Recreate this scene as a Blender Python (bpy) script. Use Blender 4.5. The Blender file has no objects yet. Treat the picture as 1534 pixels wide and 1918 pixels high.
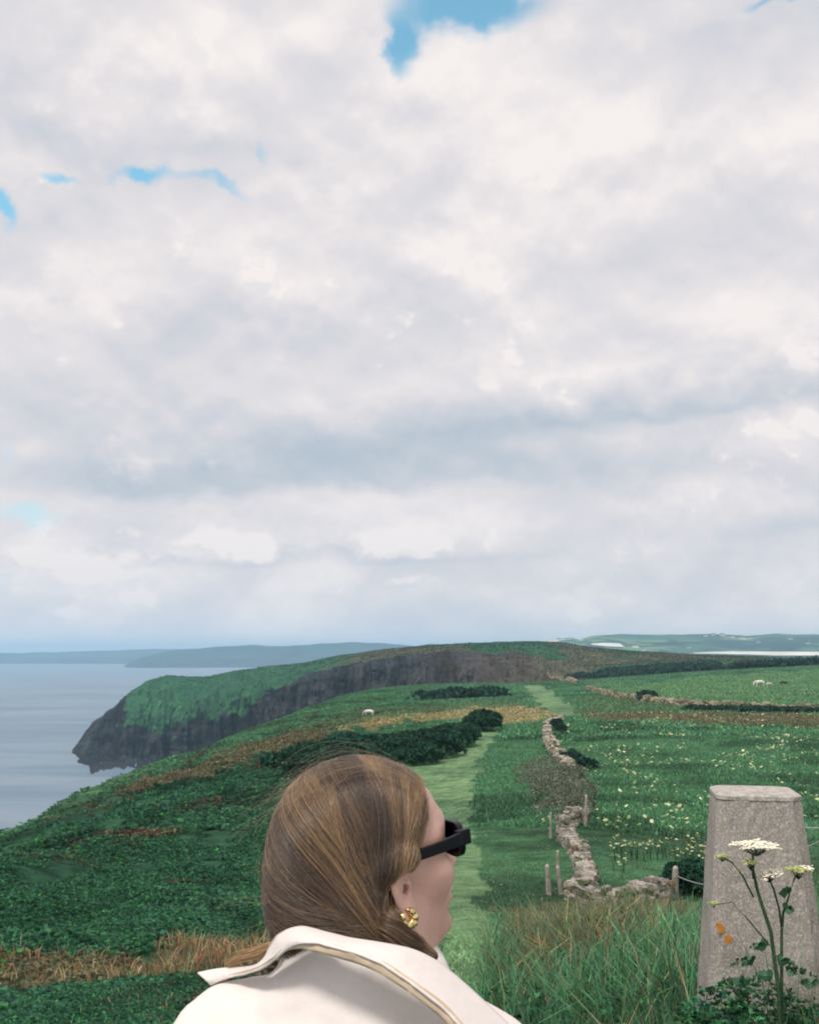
import bpy, bmesh, math, random
import numpy as np
from mathutils import Vector, Matrix
from mathutils.bvhtree import BVHTree
random.seed(7); RNG = np.random.default_rng(7)
R = math.radians
SC = bpy.context.scene; COL = SC.collection

# ------------------------------------------------------------ camera
F_PX = 2056.0; PITCH = math.atan(263 / F_PX)          # metres, eye of the photographer at the origin, y forward
cd = bpy.data.cameras.new('camera'); cam = bpy.data.objects.new('camera', cd); COL.objects.link(cam)
cd.sensor_fit = 'VERTICAL'; cd.sensor_height = 24; cd.sensor_width = 24; cd.lens = F_PX / 1918 * 24
cd.clip_start = 0.05; cd.clip_end = 60000
cam.location = (0, 0, 0); cam.rotation_euler = (R(90) + PITCH, 0, 0)
SC.camera = cam
SEA = -75.0

def at(px, py, Y):
    """a point of the place seen at that spot of the photograph, Y metres ahead"""
    u = (px - 767) / F_PX; v = (959 - py) / F_PX
    y = math.cos(PITCH) - v * math.sin(PITCH); z = math.sin(PITCH) + v * math.cos(PITCH)
    return Vector((u * Y / y, Y, z * Y / y))
def azel(px, py):
    d = at(px, py, 1.0).normalized()
    return math.atan2(d.x, d.y), math.asin(d.z)

# ------------------------------------------------------------ node expressions
class E:
    def __init__(s, nt, sock): s.nt = nt; s.s = sock
    def _m(s, op, *o, clamp=False):
        n = s.nt.nodes.new('ShaderNodeMath'); n.operation = op; n.use_clamp = clamp
        for i, a in enumerate((s,) + o):
            if isinstance(a, E): s.nt.links.new(a.s, n.inputs[i])
            else: n.inputs[i].default_value = a
        return E(s.nt, n.outputs[0])
    def __add__(s, o): return s._m('ADD', o)
    __radd__ = __add__
    def __sub__(s, o): return s._m('SUBTRACT', o)
    def __rsub__(s, o): return (s * -1) + o
    def __mul__(s, o): return s._m('MULTIPLY', o)
    __rmul__ = __mul__
    def __truediv__(s, o): return s._m('DIVIDE', o)
    def __pow__(s, o): return s._m('POWER', o)
    def mx(s, o): return s._m('MAXIMUM', o)
    def mn(s, o): return s._m('MINIMUM', o)
    def clamp(s): return s._m('ADD', 0.0, clamp=True)
    def exp(s): return s._m('EXPONENT')
    def step(s, a, b):
        n = s.nt.nodes.new('ShaderNodeMapRange'); n.interpolation_type = 'SMOOTHSTEP'
        s.nt.links.new(s.s, n.inputs[0]); n.inputs[1].default_value = a; n.inputs[2].default_value = b
        return E(s.nt, n.outputs[0])
def xyz(nt, x, y, z):
    n = nt.nodes.new('ShaderNodeCombineXYZ')
    for i, a in enumerate((x, y, z)):
        if isinstance(a, E): nt.links.new(a.s, n.inputs[i])
        else: n.inputs[i].default_value = a
    return n.outputs[0]
def noise(nt, vec, scale, detail=4, rough=.5, dist=0, col=False):
    n = nt.nodes.new('ShaderNodeTexNoise'); nt.links.new(vec, n.inputs['Vector'])
    n.inputs['Scale'].default_value = scale; n.inputs['Detail'].default_value = detail
    n.inputs['Roughness'].default_value = rough; n.inputs['Distortion'].default_value = dist
    return n.outputs['Color'] if col else E(nt, n.outputs[0])
def mixc(nt, f, a, b, mode='MIX'):
    n = nt.nodes.new('ShaderNodeMix'); n.data_type = 'RGBA'; n.blend_type = mode; n.clamp_factor = True
    for i, q in ((0, f), (6, a), (7, b)):
        if isinstance(q, E): nt.links.new(q.s, n.inputs[i])
        elif isinstance(q, (int, float)): n.inputs[i].default_value = q
        elif isinstance(q, tuple): n.inputs[i].default_value = (*q, 1)
        else: nt.links.new(q, n.inputs[i])
    return n.outputs[2]

# ------------------------------------------------------------ sun and sky
SUN_EL, SUN_AZ = 60, -145       # azimuth from straight ahead, towards the right
sd = bpy.data.lights.new('sun', 'SUN'); sd.energy = 2.7; sd.angle = R(12); sd.color = (1, .95, .88)
so = bpy.data.objects.new('sun', sd); COL.objects.link(so)
sv = Vector((math.sin(R(SUN_AZ)) * math.cos(R(SUN_EL)), math.cos(R(SUN_AZ)) * math.cos(R(SUN_EL)), math.sin(R(SUN_EL))))
so.rotation_euler = sv.to_track_quat('Z', 'Y').to_euler(); so.location = (0, 0, 50)
SC.view_settings.view_transform = 'Standard'; SC.view_settings.look = 'None'
SC.view_settings.exposure = 0.12; SC.view_settings.gamma = 1.0; SC.view_settings.use_curve_mapping = False
SC.cycles.max_bounces = 5; SC.cycles.diffuse_bounces = 3; SC.cycles.transparent_max_bounces = 6
SC.cycles.filter_width = 2.0; SC.cycles.volume_bounces = 1; SC.cycles.use_denoising = True

W = bpy.data.worlds.new('World'); SC.world = W; W.use_nodes = True
nt = W.node_tree; nt.nodes.clear()
tc = nt.nodes.new('ShaderNodeTexCoord'); sp = nt.nodes.new('ShaderNodeSeparateXYZ'); nt.links.new(tc.outputs['Generated'], sp.inputs[0])
dx, dy, dz = [E(nt, o) for o in sp.outputs]
az = dx._m('ARCTAN2', dy); el = dz._m('ARCSINE')
zz = dz.mx(0.0) + 0.11
P = xyz(nt, dx / zz, dy / zz, 0.0)
# the mass of the layer, then its relief: tops lit, undersides grey
n1 = noise(nt, P, 1.05, 9, .55, .25)
def puff(de, seed, sc, det=5, r=.48, dist=.2): return noise(nt, xyz(nt, az, (el + de) * 1.25, seed), sc, det, r, dist)
soft = puff(0, 3.7, 6.0); soft_up = puff(.022, 3.7, 6.0)
fine = puff(0, 9.1, 15.0, 6, .52, .1); fine_up = puff(.010, 9.1, 15.0, 6, .52, .1)
big = puff(0, 7.7, 2.7, 6, .5); big_up = puff(.06, 7.7, 2.7, 6, .5)
tiny = puff(0, 5.3, 36.0, 5, .55, .1); tiny_up = puff(.0045, 5.3, 36.0, 5, .55, .1)
warp = (tiny - .5) * .022 + (fine - .5) * .060 + (soft - .5) * .09
def blob(px, py, rx, ry, ang=0, up=1.0, dn=1.0):
    """a soft patch of the sky; up / dn sharpen its upper / lower edge"""
    a, e = azel(px, py); ax = rx / F_PX; ey = ry / F_PX
    c, s = math.cos(R(ang)), math.sin(R(ang))
    A = (az + warp) - a; B = (el + warp * .8) - e
    U = (A * c + B * s) / ax; V = (B * c - A * s) / ey
    if up != 1.0 or dn != 1.0: V = V.mx(0.0) * up + V.mn(0.0) * dn
    return ((U * U + V * V) * -1).exp()
gaps = (blob(890, 5, 150, 46) * 1.5 + blob(765, 80, 34, 50, 25) * 1.1 + blob(-5, 390, 26, 50) * 1.2 + blob(110, 332, 40, 18) * .95 + blob(262, 326, 42, 17) * 1.15
        + blob(400, 345, 100, 18, -10) * .8 + blob(490, 285, 20, 40) * .6 + blob(1480, 5, 90, 16) * 1.1 + blob(10, 860, 30, 60) * .5 + blob(60, 965, 90, 22) * .62 + blob(30, 1090, 60, 40) * .5
        + blob(1180, 778, 330, 10, 3) * .25 + blob(640, 922, 330, 6, 2) * .2)
cov = ((n1 * .4 + soft * .6) - .5) * 1.1 + .66 - gaps * .8
mask = cov.step(-.22, .48)
rel = (soft - soft_up) * 2.0 + (fine - fine_up) * .55 + (tiny - tiny_up) * .2 + (big - big_up) * .7 + (soft - .5) * .25 + (n1 - .5) * .12 + (fine - .5) * .06
dark = (blob(600, 912, 400, 70, 1, 1, 4.5) * .95 + blob(220, 918, 190, 45, 0, 1, 3) * .55 + blob(1230, 772, 420, 60, 4, 1, 3.2) * .85 + blob(880, 830, 330, 70) * .45 + blob(1480, 990, 140, 30, 0, 1, 2) * .35
        + blob(420, 640, 330, 60) * .30 + blob(100, 760, 200, 60) * .3 + blob(250, 850, 300, 50) * .25 + blob(100, 250, 200, 60, -15, 1, 2) * .5 + blob(400, 270, 160, 45, 0, 1, 2) * .35 + blob(650, 110, 160, 60, 25) * .3
        + blob(60, 130, 160, 60) * .25 + blob(1100, 950, 130, 60) * .35 + blob(700, 1045, 420, 10, 0, 1, 1) * .35 + blob(300, 1040, 200, 9) * .3 + blob(1350, 90, 200, 40) * .2 + blob(760, 500, 90, 120, 30) * .2)
low_lite = (blob(780, 1010, 150, 62, 0, 1.6, 2.2) + blob(460, 1000, 120, 46, 0, 1.6, 2) * .75 + blob(270, 1000, 70, 34, 0, 2, 2) * .7 + blob(55, 1030, 48, 44, 0, 2.4, 2) * 1.3 + blob(285, 1100, 38, 40, 0, 2.4, 1.4) * .9
        + blob(1310, 880, 200, 90, 0, 1.8, .8) * .8 + blob(150, 965, 130, 30, 0, 1.6) * .5 + blob(170, 1030, 60, 26, 0, 2) * .6 + blob(750, 1095, 130, 20, 0, 2, 2) * .6 + blob(1450, 800, 120, 30, 0, 2) * .5 + blob(1080, 1050, 110, 12, 0, 2, 2) * .5 + blob(1430, 1075, 90, 14, 0, 2, 2) * .4 + blob(560, 1120, 60, 12, 0, 2, 2) * .4)
bill = (fine - .5)._m('ABSOLUTE') * 2
low_lite = (low_lite * .62 + (bill - .22) * 1.3 + (soft - .5) * 2.2 + (tiny - .5) * 1.3).step(.25, .62)
lite = (blob(1100, 320, 440, 190) * .4 + blob(610, 300, 110, 60, 0, 1.8) * .45 + blob(360, 120, 150, 80) * .45 + blob(120, 500, 170, 80, 0, 2) * .5 + blob(560, 520, 160, 60, 0, 1.6) * .4 + blob(850, 120, 120, 60, 0, 2) * .4 + blob(500, 750, 120, 40, 0, 2) * .3 + blob(60, 840, 70, 30, 0, 2) * .3)
lite = (lite + (soft - .5) * .9 + (fine - .5) * .5).step(.02, .62) * .62
br = (rel * (.55 + .45 * (el * -5).exp()) + .775 + lite * .26 + low_lite * .25 - dark * .50).clamp()
cr = nt.nodes.new('ShaderNodeValToRGB'); nt.links.new(br.s, cr.inputs[0]); cr.color_ramp.interpolation = 'B_SPLINE'
els = cr.color_ramp.elements
els[0].position = 0; els[0].color = (.38, .47, .55, 1)
els[1].position = 1; els[1].color = (.89, .83, .81, 1)
for p_, c_ in ((.3, (.49, .545, .61, 1)), (.55, (.61, .615, .66, 1)), (.78, (.72, .69, .71, 1))):
    e_ = els.new(p_); e_.color = c_
sky = nt.nodes.new('ShaderNodeTexSky'); sky.sky_type = 'NISHITA'; sky.sun_disc = False
sky.sun_elevation = R(SUN_EL); sky.sun_rotation = R(SUN_AZ); sky.air_density = 1.0; sky.dust_density = .6
skc = mixc(nt, 1.0, sky.outputs[0], (.165, .245, .205), 'MULTIPLY')
skc = mixc(nt, (el.mx(0.0) * -7).exp() * 1.5, skc, (.40, .56, .70))
low = (el.mx(0.0) * -14).exp()                       # clouds thin into pale air towards the horizon
clouds = mixc(nt, low * .55, cr.outputs[0], (.66, .69, .76))
out = mixc(nt, mask, skc, clouds)
bg = nt.nodes.new('ShaderNodeBackground'); nt.links.new(out, bg.inputs[0]); bg.inputs[1].default_value = 1.0
wo = nt.nodes.new('ShaderNodeOutputWorld'); nt.links.new(bg.outputs[0], wo.inputs[0])

# ------------------------------------------------------------ helpers
def smooth01(x): x = np.clip(x, 0, 1); return x * x * (3 - 2 * x)
def _hash(ix, iy, seed):
    h = (ix.astype(np.int64) * 374761393 + iy.astype(np.int64) * 668265263 + seed * 974634777) & 0xffffffff
    h = ((h ^ (h >> 13)) * 1274126177) & 0xffffffff
    return ((h ^ (h >> 16)) & 0xffffff) / float(0xffffff)
def vnoise(x, y, seed=0):
    ix = np.floor(x); iy = np.floor(y); fx = x - ix; fy = y - iy
    fx = fx * fx * (3 - 2 * fx); fy = fy * fy * (3 - 2 * fy)
    a = _hash(ix, iy, seed); b = _hash(ix + 1, iy, seed); c = _hash(ix, iy + 1, seed); d = _hash(ix + 1, iy + 1, seed)
    return (a * (1 - fx) + b * fx) * (1 - fy) + (c * (1 - fx) + d * fx) * fy
def fbm(x, y, seed=0, o=4):
    s = 0; a = .5; t = 0
    for i in range(o):
        s = s + a * vnoise(x * 2 ** i + 17.3 * i, y * 2 ** i + 5.1 * i, seed + i); t += a; a *= .5
    return s / t - .5
def tag(o, label=None, cat=None, group=None, kind=None):
    if label: o['label'] = label
    if cat: o['category'] = cat
    if group: o['group'] = group
    if kind: o['kind'] = kind
    return o
def link(name, me, mat=None, parent=None):
    o = bpy.data.objects.new(name, me); COL.objects.link(o)
    if mat is not None:
        for m in (mat if isinstance(mat, (list, tuple)) else [mat]): me.materials.append(m)
    if parent is not None: o.parent = parent
    return o
def empty(name, loc=(0, 0, 0), rz=0):
    o = bpy.data.objects.new(name, None); COL.objects.link(o); o.location = loc; o.rotation_euler = (0, 0, rz); o.empty_display_size = .1
    return o
def np_mesh(name, V, faces, col=None, smooth=False, matidx=None):
    """faces: list of (n,k) index arrays; col: (nverts,3) point colour"""
    me = bpy.data.meshes.new(name); V = np.asarray(V, np.float32)
    faces = [np.asarray(f, np.int32) for f in faces if len(f)]
    me.vertices.add(len(V)); me.vertices.foreach_set('co', V.ravel())
    lv = np.concatenate([f.ravel() for f in faces]); lt = np.concatenate([np.full(len(f), f.shape[1], np.int32) for f in faces])
    me.loops.add(len(lv)); me.loops.foreach_set('vertex_index', lv)
    me.polygons.add(len(lt)); me.polygons.foreach_set('loop_start', np.concatenate([[0], np.cumsum(lt)[:-1]]).astype(np.int32))
    if matidx is not None: me.polygons.foreach_set('material_index', np.asarray(matidx, np.int32))
    me.polygons.foreach_set('use_smooth', np.full(len(lt), smooth))
    me.update(calc_edges=True)
    if col is not None:
        c = np.ones((len(V), 4), np.float32); c[:, :3] = col
        a = me.color_attributes.new('tint', 'FLOAT_COLOR', 'POINT'); a.data.foreach_set('color', c.ravel())
    return me
def mat(name, base=(.5, .5, .5), rough=.8, spec=.3, metal=0, build=None, **kw):
    m = bpy.data.materials.new(name); m.use_nodes = True; t = m.node_tree; b = t.nodes['Principled BSDF']
    b.inputs['Base Color'].default_value = (*base, 1); b.inputs['Roughness'].default_value = rough
    b.inputs['Specular IOR Level'].default_value = spec; b.inputs['Metallic'].default_value = metal
    for k, v in kw.items(): b.inputs[k.replace('_', ' ')].default_value = v
    if build: build(t, b)
    return m
def attr(t, name):
    n = t.nodes.new('ShaderNodeAttribute'); n.attribute_name = name; return n
def pos(t, obj=False):
    if obj:
        n = t.nodes.new('ShaderNodeTexCoord'); return n.outputs['Object']
    n = t.nodes.new('ShaderNodeNewGeometry'); return n.outputs['Position']
def bump(t, b, h, dist=.01, strength=1.0):
    n = t.nodes.new('ShaderNodeBump'); n.inputs['Distance'].default_value = dist; n.inputs['Strength'].default_value = strength
    t.links.new(h.s, n.inputs['Height']); t.links.new(n.outputs[0], b.inputs['Normal'])
def mottled(base, dark, light, s1=8, s2=40, bd=.004, spots=None):
    def f(t, b):
        p = pos(t, True); a = noise(t, p, s1, 6, .6); c = noise(t, p, s2, 6, .65)
        k = mixc(t, a.step(.35, .65), dark, base); k = mixc(t, c.step(.45, .75), k, light)
        if spots:
            s = noise(t, p, spots[1], 3, .6); k = mixc(t, s.step(spots[2], spots[2] + .04), k, spots[0])
        t.links.new(k, b.inputs['Base Color']); bump(t, b, a * .6 + c, bd)
    return f

# ------------------------------------------------------------ terrain rails: (px, py, Y) seen points or ('z', px, Y, z)
def rail(pts):
    o = []
    for p in pts:
        if p[0] == 'z':
            q = at(p[1], 1240, p[2]); o.append((q.x / (q.y + 6), q.y, p[3]))
        else:
            q = at(*p); o.append((q.x / (q.y + 6), q.y, q.z))
    return np.array(sorted(o))
Z = 'z'
RAILS = [
 rail([(Z, -3000, -4.5, -1.9), (Z, 4000, -4.5, -1.7)]),
 rail([(Z, -1200, 1.2, -2.1), (Z, 500, 1.2, -1.76), (Z, 767, 1.2, -1.74), (Z, 3000, 1.2, -1.72)]),
 rail([(Z, -900, 10, -4.4), (0, 1918, 12), (400, 1918, 9), (700, 1930, 6.5), (900, 1940, 6), (1100, 1955, 5.5), (1300, 1968, 5.2), (1534, 1968, 5.2), (Z, 2400, 5.2, -1.8)]),
 rail([(Z, -900, 18, -7), (0, 1790, 20), (400, 1795, 18), (700, 1770, 18), (870, 1745, 20), (1000, 1725, 24), (1100, 1710, 27), (1260, 1698, 28), (1534, 1700, 26), (Z, 2400, 26, -5.6)]),
 rail([(Z, -900, 45, -13), (0, 1645, 45), (400, 1620, 50), (700, 1560, 60), (870, 1520, 60), (1060, 1535, 50), (1300, 1560, 48), (1534, 1560, 48), (Z, 2400, 48, -7)]),
 rail([(Z, -900, 70, -24), (0, 1590, 75), (200, 1510, 100), (400, 1458, 115), (620, 1412, 125), (870, 1392, 128), (1060, 1425, 100), (1300, 1410, 105), (1534, 1402, 110), (Z, 2400, 115, -8)]),
 rail([(Z, -900, 85, -30), (0, 1573, 92), (75, 1542, 103), (190, 1484, 125), (373, 1425, 160), (520, 1378, 180), (652, 1362, 175), (760, 1358, 178), (870, 1350, 182), (930, 1352, 180), (1040, 1343, 178), (1200, 1336, 180), (1534, 1338, 185), (Z, 2400, 190, -8)]),
 rail([(Z, -900, 100, -38), (Z, -300, 104, -24), (0, 1563, 106), (61, 1546, 114), (75, 1530, 118), (129, 1495, 130), (190, 1468, 145), (271, 1438, 170), (315, 1421, 184), (373, 1407, 200), (437, 1380, 225), (520, 1349, 262), (602, 1316, 310), (652, 1300, 350), (720, 1288, 400), (805, 1281, 430), (940, 1279, 455), (1000, 1279, 460), (1100, 1273, 470), (1300, 1258, 480), (1534, 1245, 490), (Z, 2400, 500, 2)]),
 rail([(Z, -900, 150, -79), (Z, 0, 155, -79), (Z, 200, 212, -79), (Z, 373, 285, -79), (Z, 520, 350, -72), (Z, 602, 400, -52), (Z, 720, 460, -33), (Z, 805, 485, -25), (Z, 940, 500, -17), (Z, 1100, 510, -13.5), (Z, 1534, 530, -8), (Z, 2400, 540, 0)]),
 rail([(Z, -900, 770, -82), (Z, 128, 835, -81), (150, 1411, 818), (190, 1411, 815), (240, 1420, 790), (300, 1422, 781), (Z, 373, 765, -76), (Z, 437, 745, -76), (Z, 520, 700, -73), (Z, 602, 650, -58), (Z, 720, 610, -38), (Z, 805, 585, -28), (Z, 940, 570, -18), (Z, 1100, 575, -13), (Z, 1534, 620, -6.5), (Z, 2400, 620, 3)]),
 rail([(Z, -900, 860, -82), (Z, 130, 870, -81), (140, 1402, 850), (165, 1385, 850), (195, 1352, 848), (237, 1330, 838), (257, 1343, 820), (288, 1353, 803), (312, 1354, 798), (329, 1338, 790), (390, 1322, 780), (440, 1302, 768), (520, 1285, 742), (575, 1268, 712), (635, 1258, 685), (737, 1239, 665), (805, 1233, 652), (890, 1235, 640), (975, 1241, 628), (1020, 1246, 622), (1100, 1243, 640), (1300, 1236, 660), (1534, 1240, 640), (Z, 2400, 640, 4)]),
 rail([(Z, -900, 900, -83), (Z, 132, 900, -82), (142, 1401, 880), (160, 1372, 882), (172, 1356, 884), (212, 1325, 884), (245, 1297, 882), (275, 1276, 880), (300, 1268, 880), (320, 1265, 880), (345, 1268, 880), (390, 1267, 880), (437, 1257, 880), (500, 1249, 880), (560, 1243, 875), (640, 1228, 870), (720, 1217, 860), (780, 1211, 850), (860, 1206, 845), (1000, 1202, 830), (1060, 1206, 825), (1100, 1212, 820), (1170, 1219, 810), (1300, 1227, 800), (1400, 1230, 790), (1534, 1236, 780), (Z, 2400, 780, 6)]),
 rail([(Z, -900, 1000, -85), (Z, 135, 1000, -85), (Z, 300, 1010, -80), (Z, 437, 1060, -80), (Z, 640, 1200, -60), (Z, 1000, 1500, -30), (Z, 1534, 1500, -40), (Z, 2400, 1500, -30)]),
 rail([(Z, -900, 2000, -90), (Z, 2400, 2000, -90)]),
]
SEG = [8, 40, 60, 50, 60, 50, 60, 34, 26, 76, 60, 16, 6]
tt = np.concatenate([np.linspace(-.95, -.43, 60, endpoint=False), np.linspace(-.43, .43, 760, endpoint=False), np.linspace(.43, .95, 60)])
NC = len(tt)
def smooth_line(v, k=7):
    w = np.hanning(k + 2)[1:-1]; w /= w.sum(); p = np.pad(v, k // 2, mode='edge'); return np.convolve(p, w, 'valid')
KY = np.stack([smooth_line(np.interp(tt, r[:, 0], r[:, 1]), 9) for r in RAILS])
KZ = np.stack([smooth_line(np.interp(tt, r[:, 0], r[:, 2]), 5) for r in RAILS])
# gullies and buttresses of the far cliffs, ragged coast of the near brow
g = fbm(tt * 110, tt * 0, 3, 4); g2 = fbm(tt * 60, tt * 0 + 9, 5, 4)
cl = smooth01((.20 - tt) / .12) * smooth01((tt + .315) / .02)
KY[9] += g * 38 * cl; KY[10] += (g * 26 + g2 * 26) * cl; KZ[10] += g2 * 6 * cl
KZ[11] += fbm(tt * 160, tt * 0 + 4, 8, 3) * 2.2 * smooth01((-.18 - tt) / .05) * (KZ[11] > -76)
# pchip of z over Y in every column
def pchip(X, Yv, xq_list):
    h = np.diff(X, axis=0); d = np.diff(Yv, axis=0) / h
    m = np.zeros_like(Yv)
    w1 = 2 * h[1:] + h[:-1]; w2 = h[1:] + 2 * h[:-1]
    with np.errstate(all='ignore'):
        mm = (w1 + w2) / (w1 / d[:-1] + w2 / d[1:])
    m[1:-1] = np.where(d[:-1] * d[1:] > 0, mm, 0); m[0] = d[0]; m[-1] = d[-1]
    outY = []; outX = []
    for k, s in enumerate(xq_list):
        s = s[:, None]; hh = h[k]; x = X[k] + s * hh
        outX.append(x)
        outY.append((2*s**3-3*s**2+1)*Yv[k] + (s**3-2*s**2+s)*hh*m[k] + (-2*s**3+3*s**2)*Yv[k+1] + (s**3-s**2)*hh*m[k+1])
    return np.concatenate(outX), np.concatenate(outY)
ss = [np.linspace(0, 1, n, endpoint=False) for n in SEG]; ss[-1] = np.linspace(0, 1, SEG[-1])
GY, GZ = pchip(KY, KZ, ss)
SK = np.concatenate([k + s for k, s in enumerate(ss)])      # rail parameter of each row
GX = tt[None, :] * (GY + 6)
NR = GY.shape[0]
# relief of the ground itself
rough_w = smooth01((SK - 2.0) / 2)[:, None]
left = smooth01((.06 - tt) / .12)[None, :]
rel_ = fbm(GX / 9, GY / 9, 11, 4) * 1.3 * (.35 + .9 * left) * smooth01((SK - 1.7) / 1.5)[:, None] + fbm(GX / 1.6, GY / 1.6, 21, 3) * .16
rel_ += fbm(GX / 4.5, GY / 6, 23, 3) * 1.5 * left * (smooth01((SK - 2.0) / .8) * smooth01((6.7 - SK) / .5))[:, None]
rel_ += fbm(GX / 60, GY / 60, 31, 3) * 4 * smooth01((SK - 7) / 1.5)[:, None] * smooth01((11.0 - SK) / .5)[:, None]
rel_ += fbm(GX / 14, GY / 14, 41, 4) * 1.5 * (smooth01((SK - 8.6) / .4) * smooth01((11.4 - SK) / .6))[:, None]
GZ = GZ + rel_ * (1 - .75 * smooth01(1 - np.abs(SK - 7) / .25))[:, None]
# rock ledges across the cliffs
rock_w = (smooth01((SK - 8.7) / .3) * smooth01((10.35 - SK) / .4))[:, None] * cl[None, :]
rn = fbm(GX / 22, GZ / 9, 51, 4)
GY2 = GY + rock_w * rn * 14
GX = GX + 0 * GY2
TERR = np.stack([GX, GY2, GZ], -1)

def tri_grid(nr, nc):
    i = np.arange(nr - 1)[:, None] * nc + np.arange(nc - 1)[None, :]
    return np.stack([i, i + 1, i + nc + 1, i + nc], -1).reshape(-1, 4)
tq = tri_grid(NR, NC)
BVH = BVHTree.FromPolygons([tuple(v) for v in TERR.reshape(-1, 3).tolist()], tq.tolist())
def ground(px, py):
    d = at(px, py, 1.0).normalized(); h = BVH.ray_cast(Vector((0, 0, 0)), d)
    return h[0] if h[0] is not None else at(px, py, 200)
def gz(x, y):
    h = BVH.ray_cast(Vector((x, y, 60)), Vector((0, 0, -1))); return h[0].z if h[0] is not None else -1.75

# ground colour zones, as areas on the ground
def poly_mask(X, Y, pts, jit=1.0, jf=3.0):
    P_ = np.array([(p[0], p[1]) for p in pts])
    dist = np.sqrt(X * X + Y * Y)
    jx = fbm(X / jf, Y / jf, 61, 4) * jit * (1 + dist * .02); jy = fbm(X / jf, Y / jf, 71, 4) * jit * (1 + dist * .06)
    x = X + jx; y = Y + jy; inside = np.zeros(X.shape, bool)
    n = len(P_)
    for i in range(n):
        x1, y1 = P_[i]; x2, y2 = P_[(i + 1) % n]
        c = ((y1 > y) != (y2 > y)) & (x < (x2 - x1) * (y - y1) / (y2 - y1 + 1e-12) + x1)
        inside ^= c
    return inside.astype(np.float32)
def seen(*pp): return [ground(a, b) for a, b in pp]
GREEN = np.array((.060, .150, .074)); FERN = np.array((.028, .090, .048)); PATH = np.array((.165, .265, .135)); TAN = np.array((.28, .22, .11))
BROWN = np.array((.125, .095, .055)); OLIVE = np.array((.075, .125, .06)); ROCK = np.array((.030, .033, .042)); HILL = np.array((.045, .085, .05)); FIELD = np.array((.10, .19, .085))
zones = [
 (HILL, 'far'),
 (FIELD, [at(1100, 1290, 420)] + seen((1180, 1285), (1300, 1268), (1534, 1255), (1700, 1250), (1700, 1318), (1534, 1322), (1250, 1318), (1160, 1300)), 2.0),
 (OLIVE, seen((1080, 1305), (1160, 1303), (1240, 1322), (1534, 1330), (1700, 1332), (1700, 1345), (1250, 1347), (1045, 1344), (1075, 1325)), 2.0),
 (BROWN, seen((1080, 1340), (1200, 1336), (1534, 1341), (1700, 1342), (1700, 1358), (1400, 1360), (1150, 1352)), 2.5),
 (TAN, seen((640, 1362), (700, 1347), (830, 1332), (960, 1320), (1015, 1330), (1035, 1345), (1000, 1354), (930, 1356), (870, 1346), (760, 1356), (660, 1372)), 2.0),
 (BROWN, seen((220, 1480), (300, 1452), (390, 1424), (480, 1392), (560, 1366), (640, 1352), (700, 1352), (610, 1390), (500, 1418), (420, 1440), (320, 1466), (240, 1492)), 2.0),
 (OLIVE, seen((540, 1372), (640, 1335), (760, 1322), (900, 1312), (990, 1315), (960, 1322), (830, 1334), (700, 1349), (600, 1372)), 2.0),
 (BROWN, seen((-80, 1812), (100, 1806), (300, 1786), (450, 1768), (640, 1768), (640, 1818), (420, 1822), (250, 1840), (120, 1862), (-80, 1865)), .9),
 (np.array((.10, .11, .06)), seen((925, 1700), (1080, 1682), (1290, 1690), (1290, 1740), (1180, 1790), (1080, 1830), (960, 1850), (920, 1780)), .8),
 (PATH, seen((760, 1960), (800, 1850), (800, 1750), (800, 1600), (770, 1500), (745, 1455), (790, 1425), (850, 1395), (885, 1380), (905, 1368), (925, 1366), (935, 1376), (915, 1395), (893, 1440), (884, 1500), (890, 1560), (899, 1620), (903, 1700), (905, 1800), (890, 1960)), .75),
 (PATH, seen((980, 1284), (1012, 1283), (1045, 1303), (1078, 1330), (1080, 1341), (1035, 1341), (1008, 1318)), .8),
 (TAN * .8, seen((1022, 1222), (1034, 1218), (1046, 1232), (1052, 1240), (1038, 1240)), .8),
]
def zone_colour(X, Y, sk, t):
    c = np.broadcast_to(GREEN, X.shape + (3,)).copy()
    lf = smooth01((.02 - t) / .10) * smooth01((6.3 - sk) / .7)
    lf = lf[..., None]; c = c * (1 - lf) + FERN * lf
    # coarse patches of darker growth
    dk = smooth01((fbm(X / 7, Y / 7, 81, 4) - .02) / .12)[..., None]; c = c * (1 - .42 * dk)
    for z in zones:
        if isinstance(z[1], str): m = smooth01((sk - 6.9) / .2) * (.9) 
        else: m = poly_mask(X, Y, z[1], z[2]) * (.75 + .5 * fbm(X / 2.2, Y / 2.2, 5, 3))
        c = c * (1 - m[..., None]) + z[0] * m[..., None]
    # patchy tops of the headland, dark scrub and warm turf on the far hill
    hf = smooth01((sk - 8.5) / .5)[..., None]
    pt = fbm(X / 38, Y / 70, 91, 4)[..., None]
    cc = np.where(pt > .05, np.array((.085, .09, .055)), np.array((.03, .10, .05)))
    grn = smooth01((-.02 - t) / .1)[..., None]
    cc = cc * (1 - grn) + np.array((.028, .105, .052)) * (1 + pt) * grn
    c = c * (1 - hf) + cc * hf
    return c
SKG = np.broadcast_to(SK[:, None], GX.shape); TG = np.broadcast_to(tt[None, :], GX.shape)
GC = zone_colour(GX, GY, SKG, TG)
rk = rock_w + rn * .9
rkm = smooth01((SK - 8.7) / .3)[:, None] * smooth01(((9.86 + .5 * smooth01((tt + .16) / .10))[None, :] - SK[:, None]) / .25) * cl[None, :]
tipr = smooth01((-.250 - tt) / .006)[None, :] * smooth01((tt + .315) / .01)[None, :] * smooth01((SK - 9.6) / .2)[:, None] * smooth01((11.3 - SK) / .3)[:, None]
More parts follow.
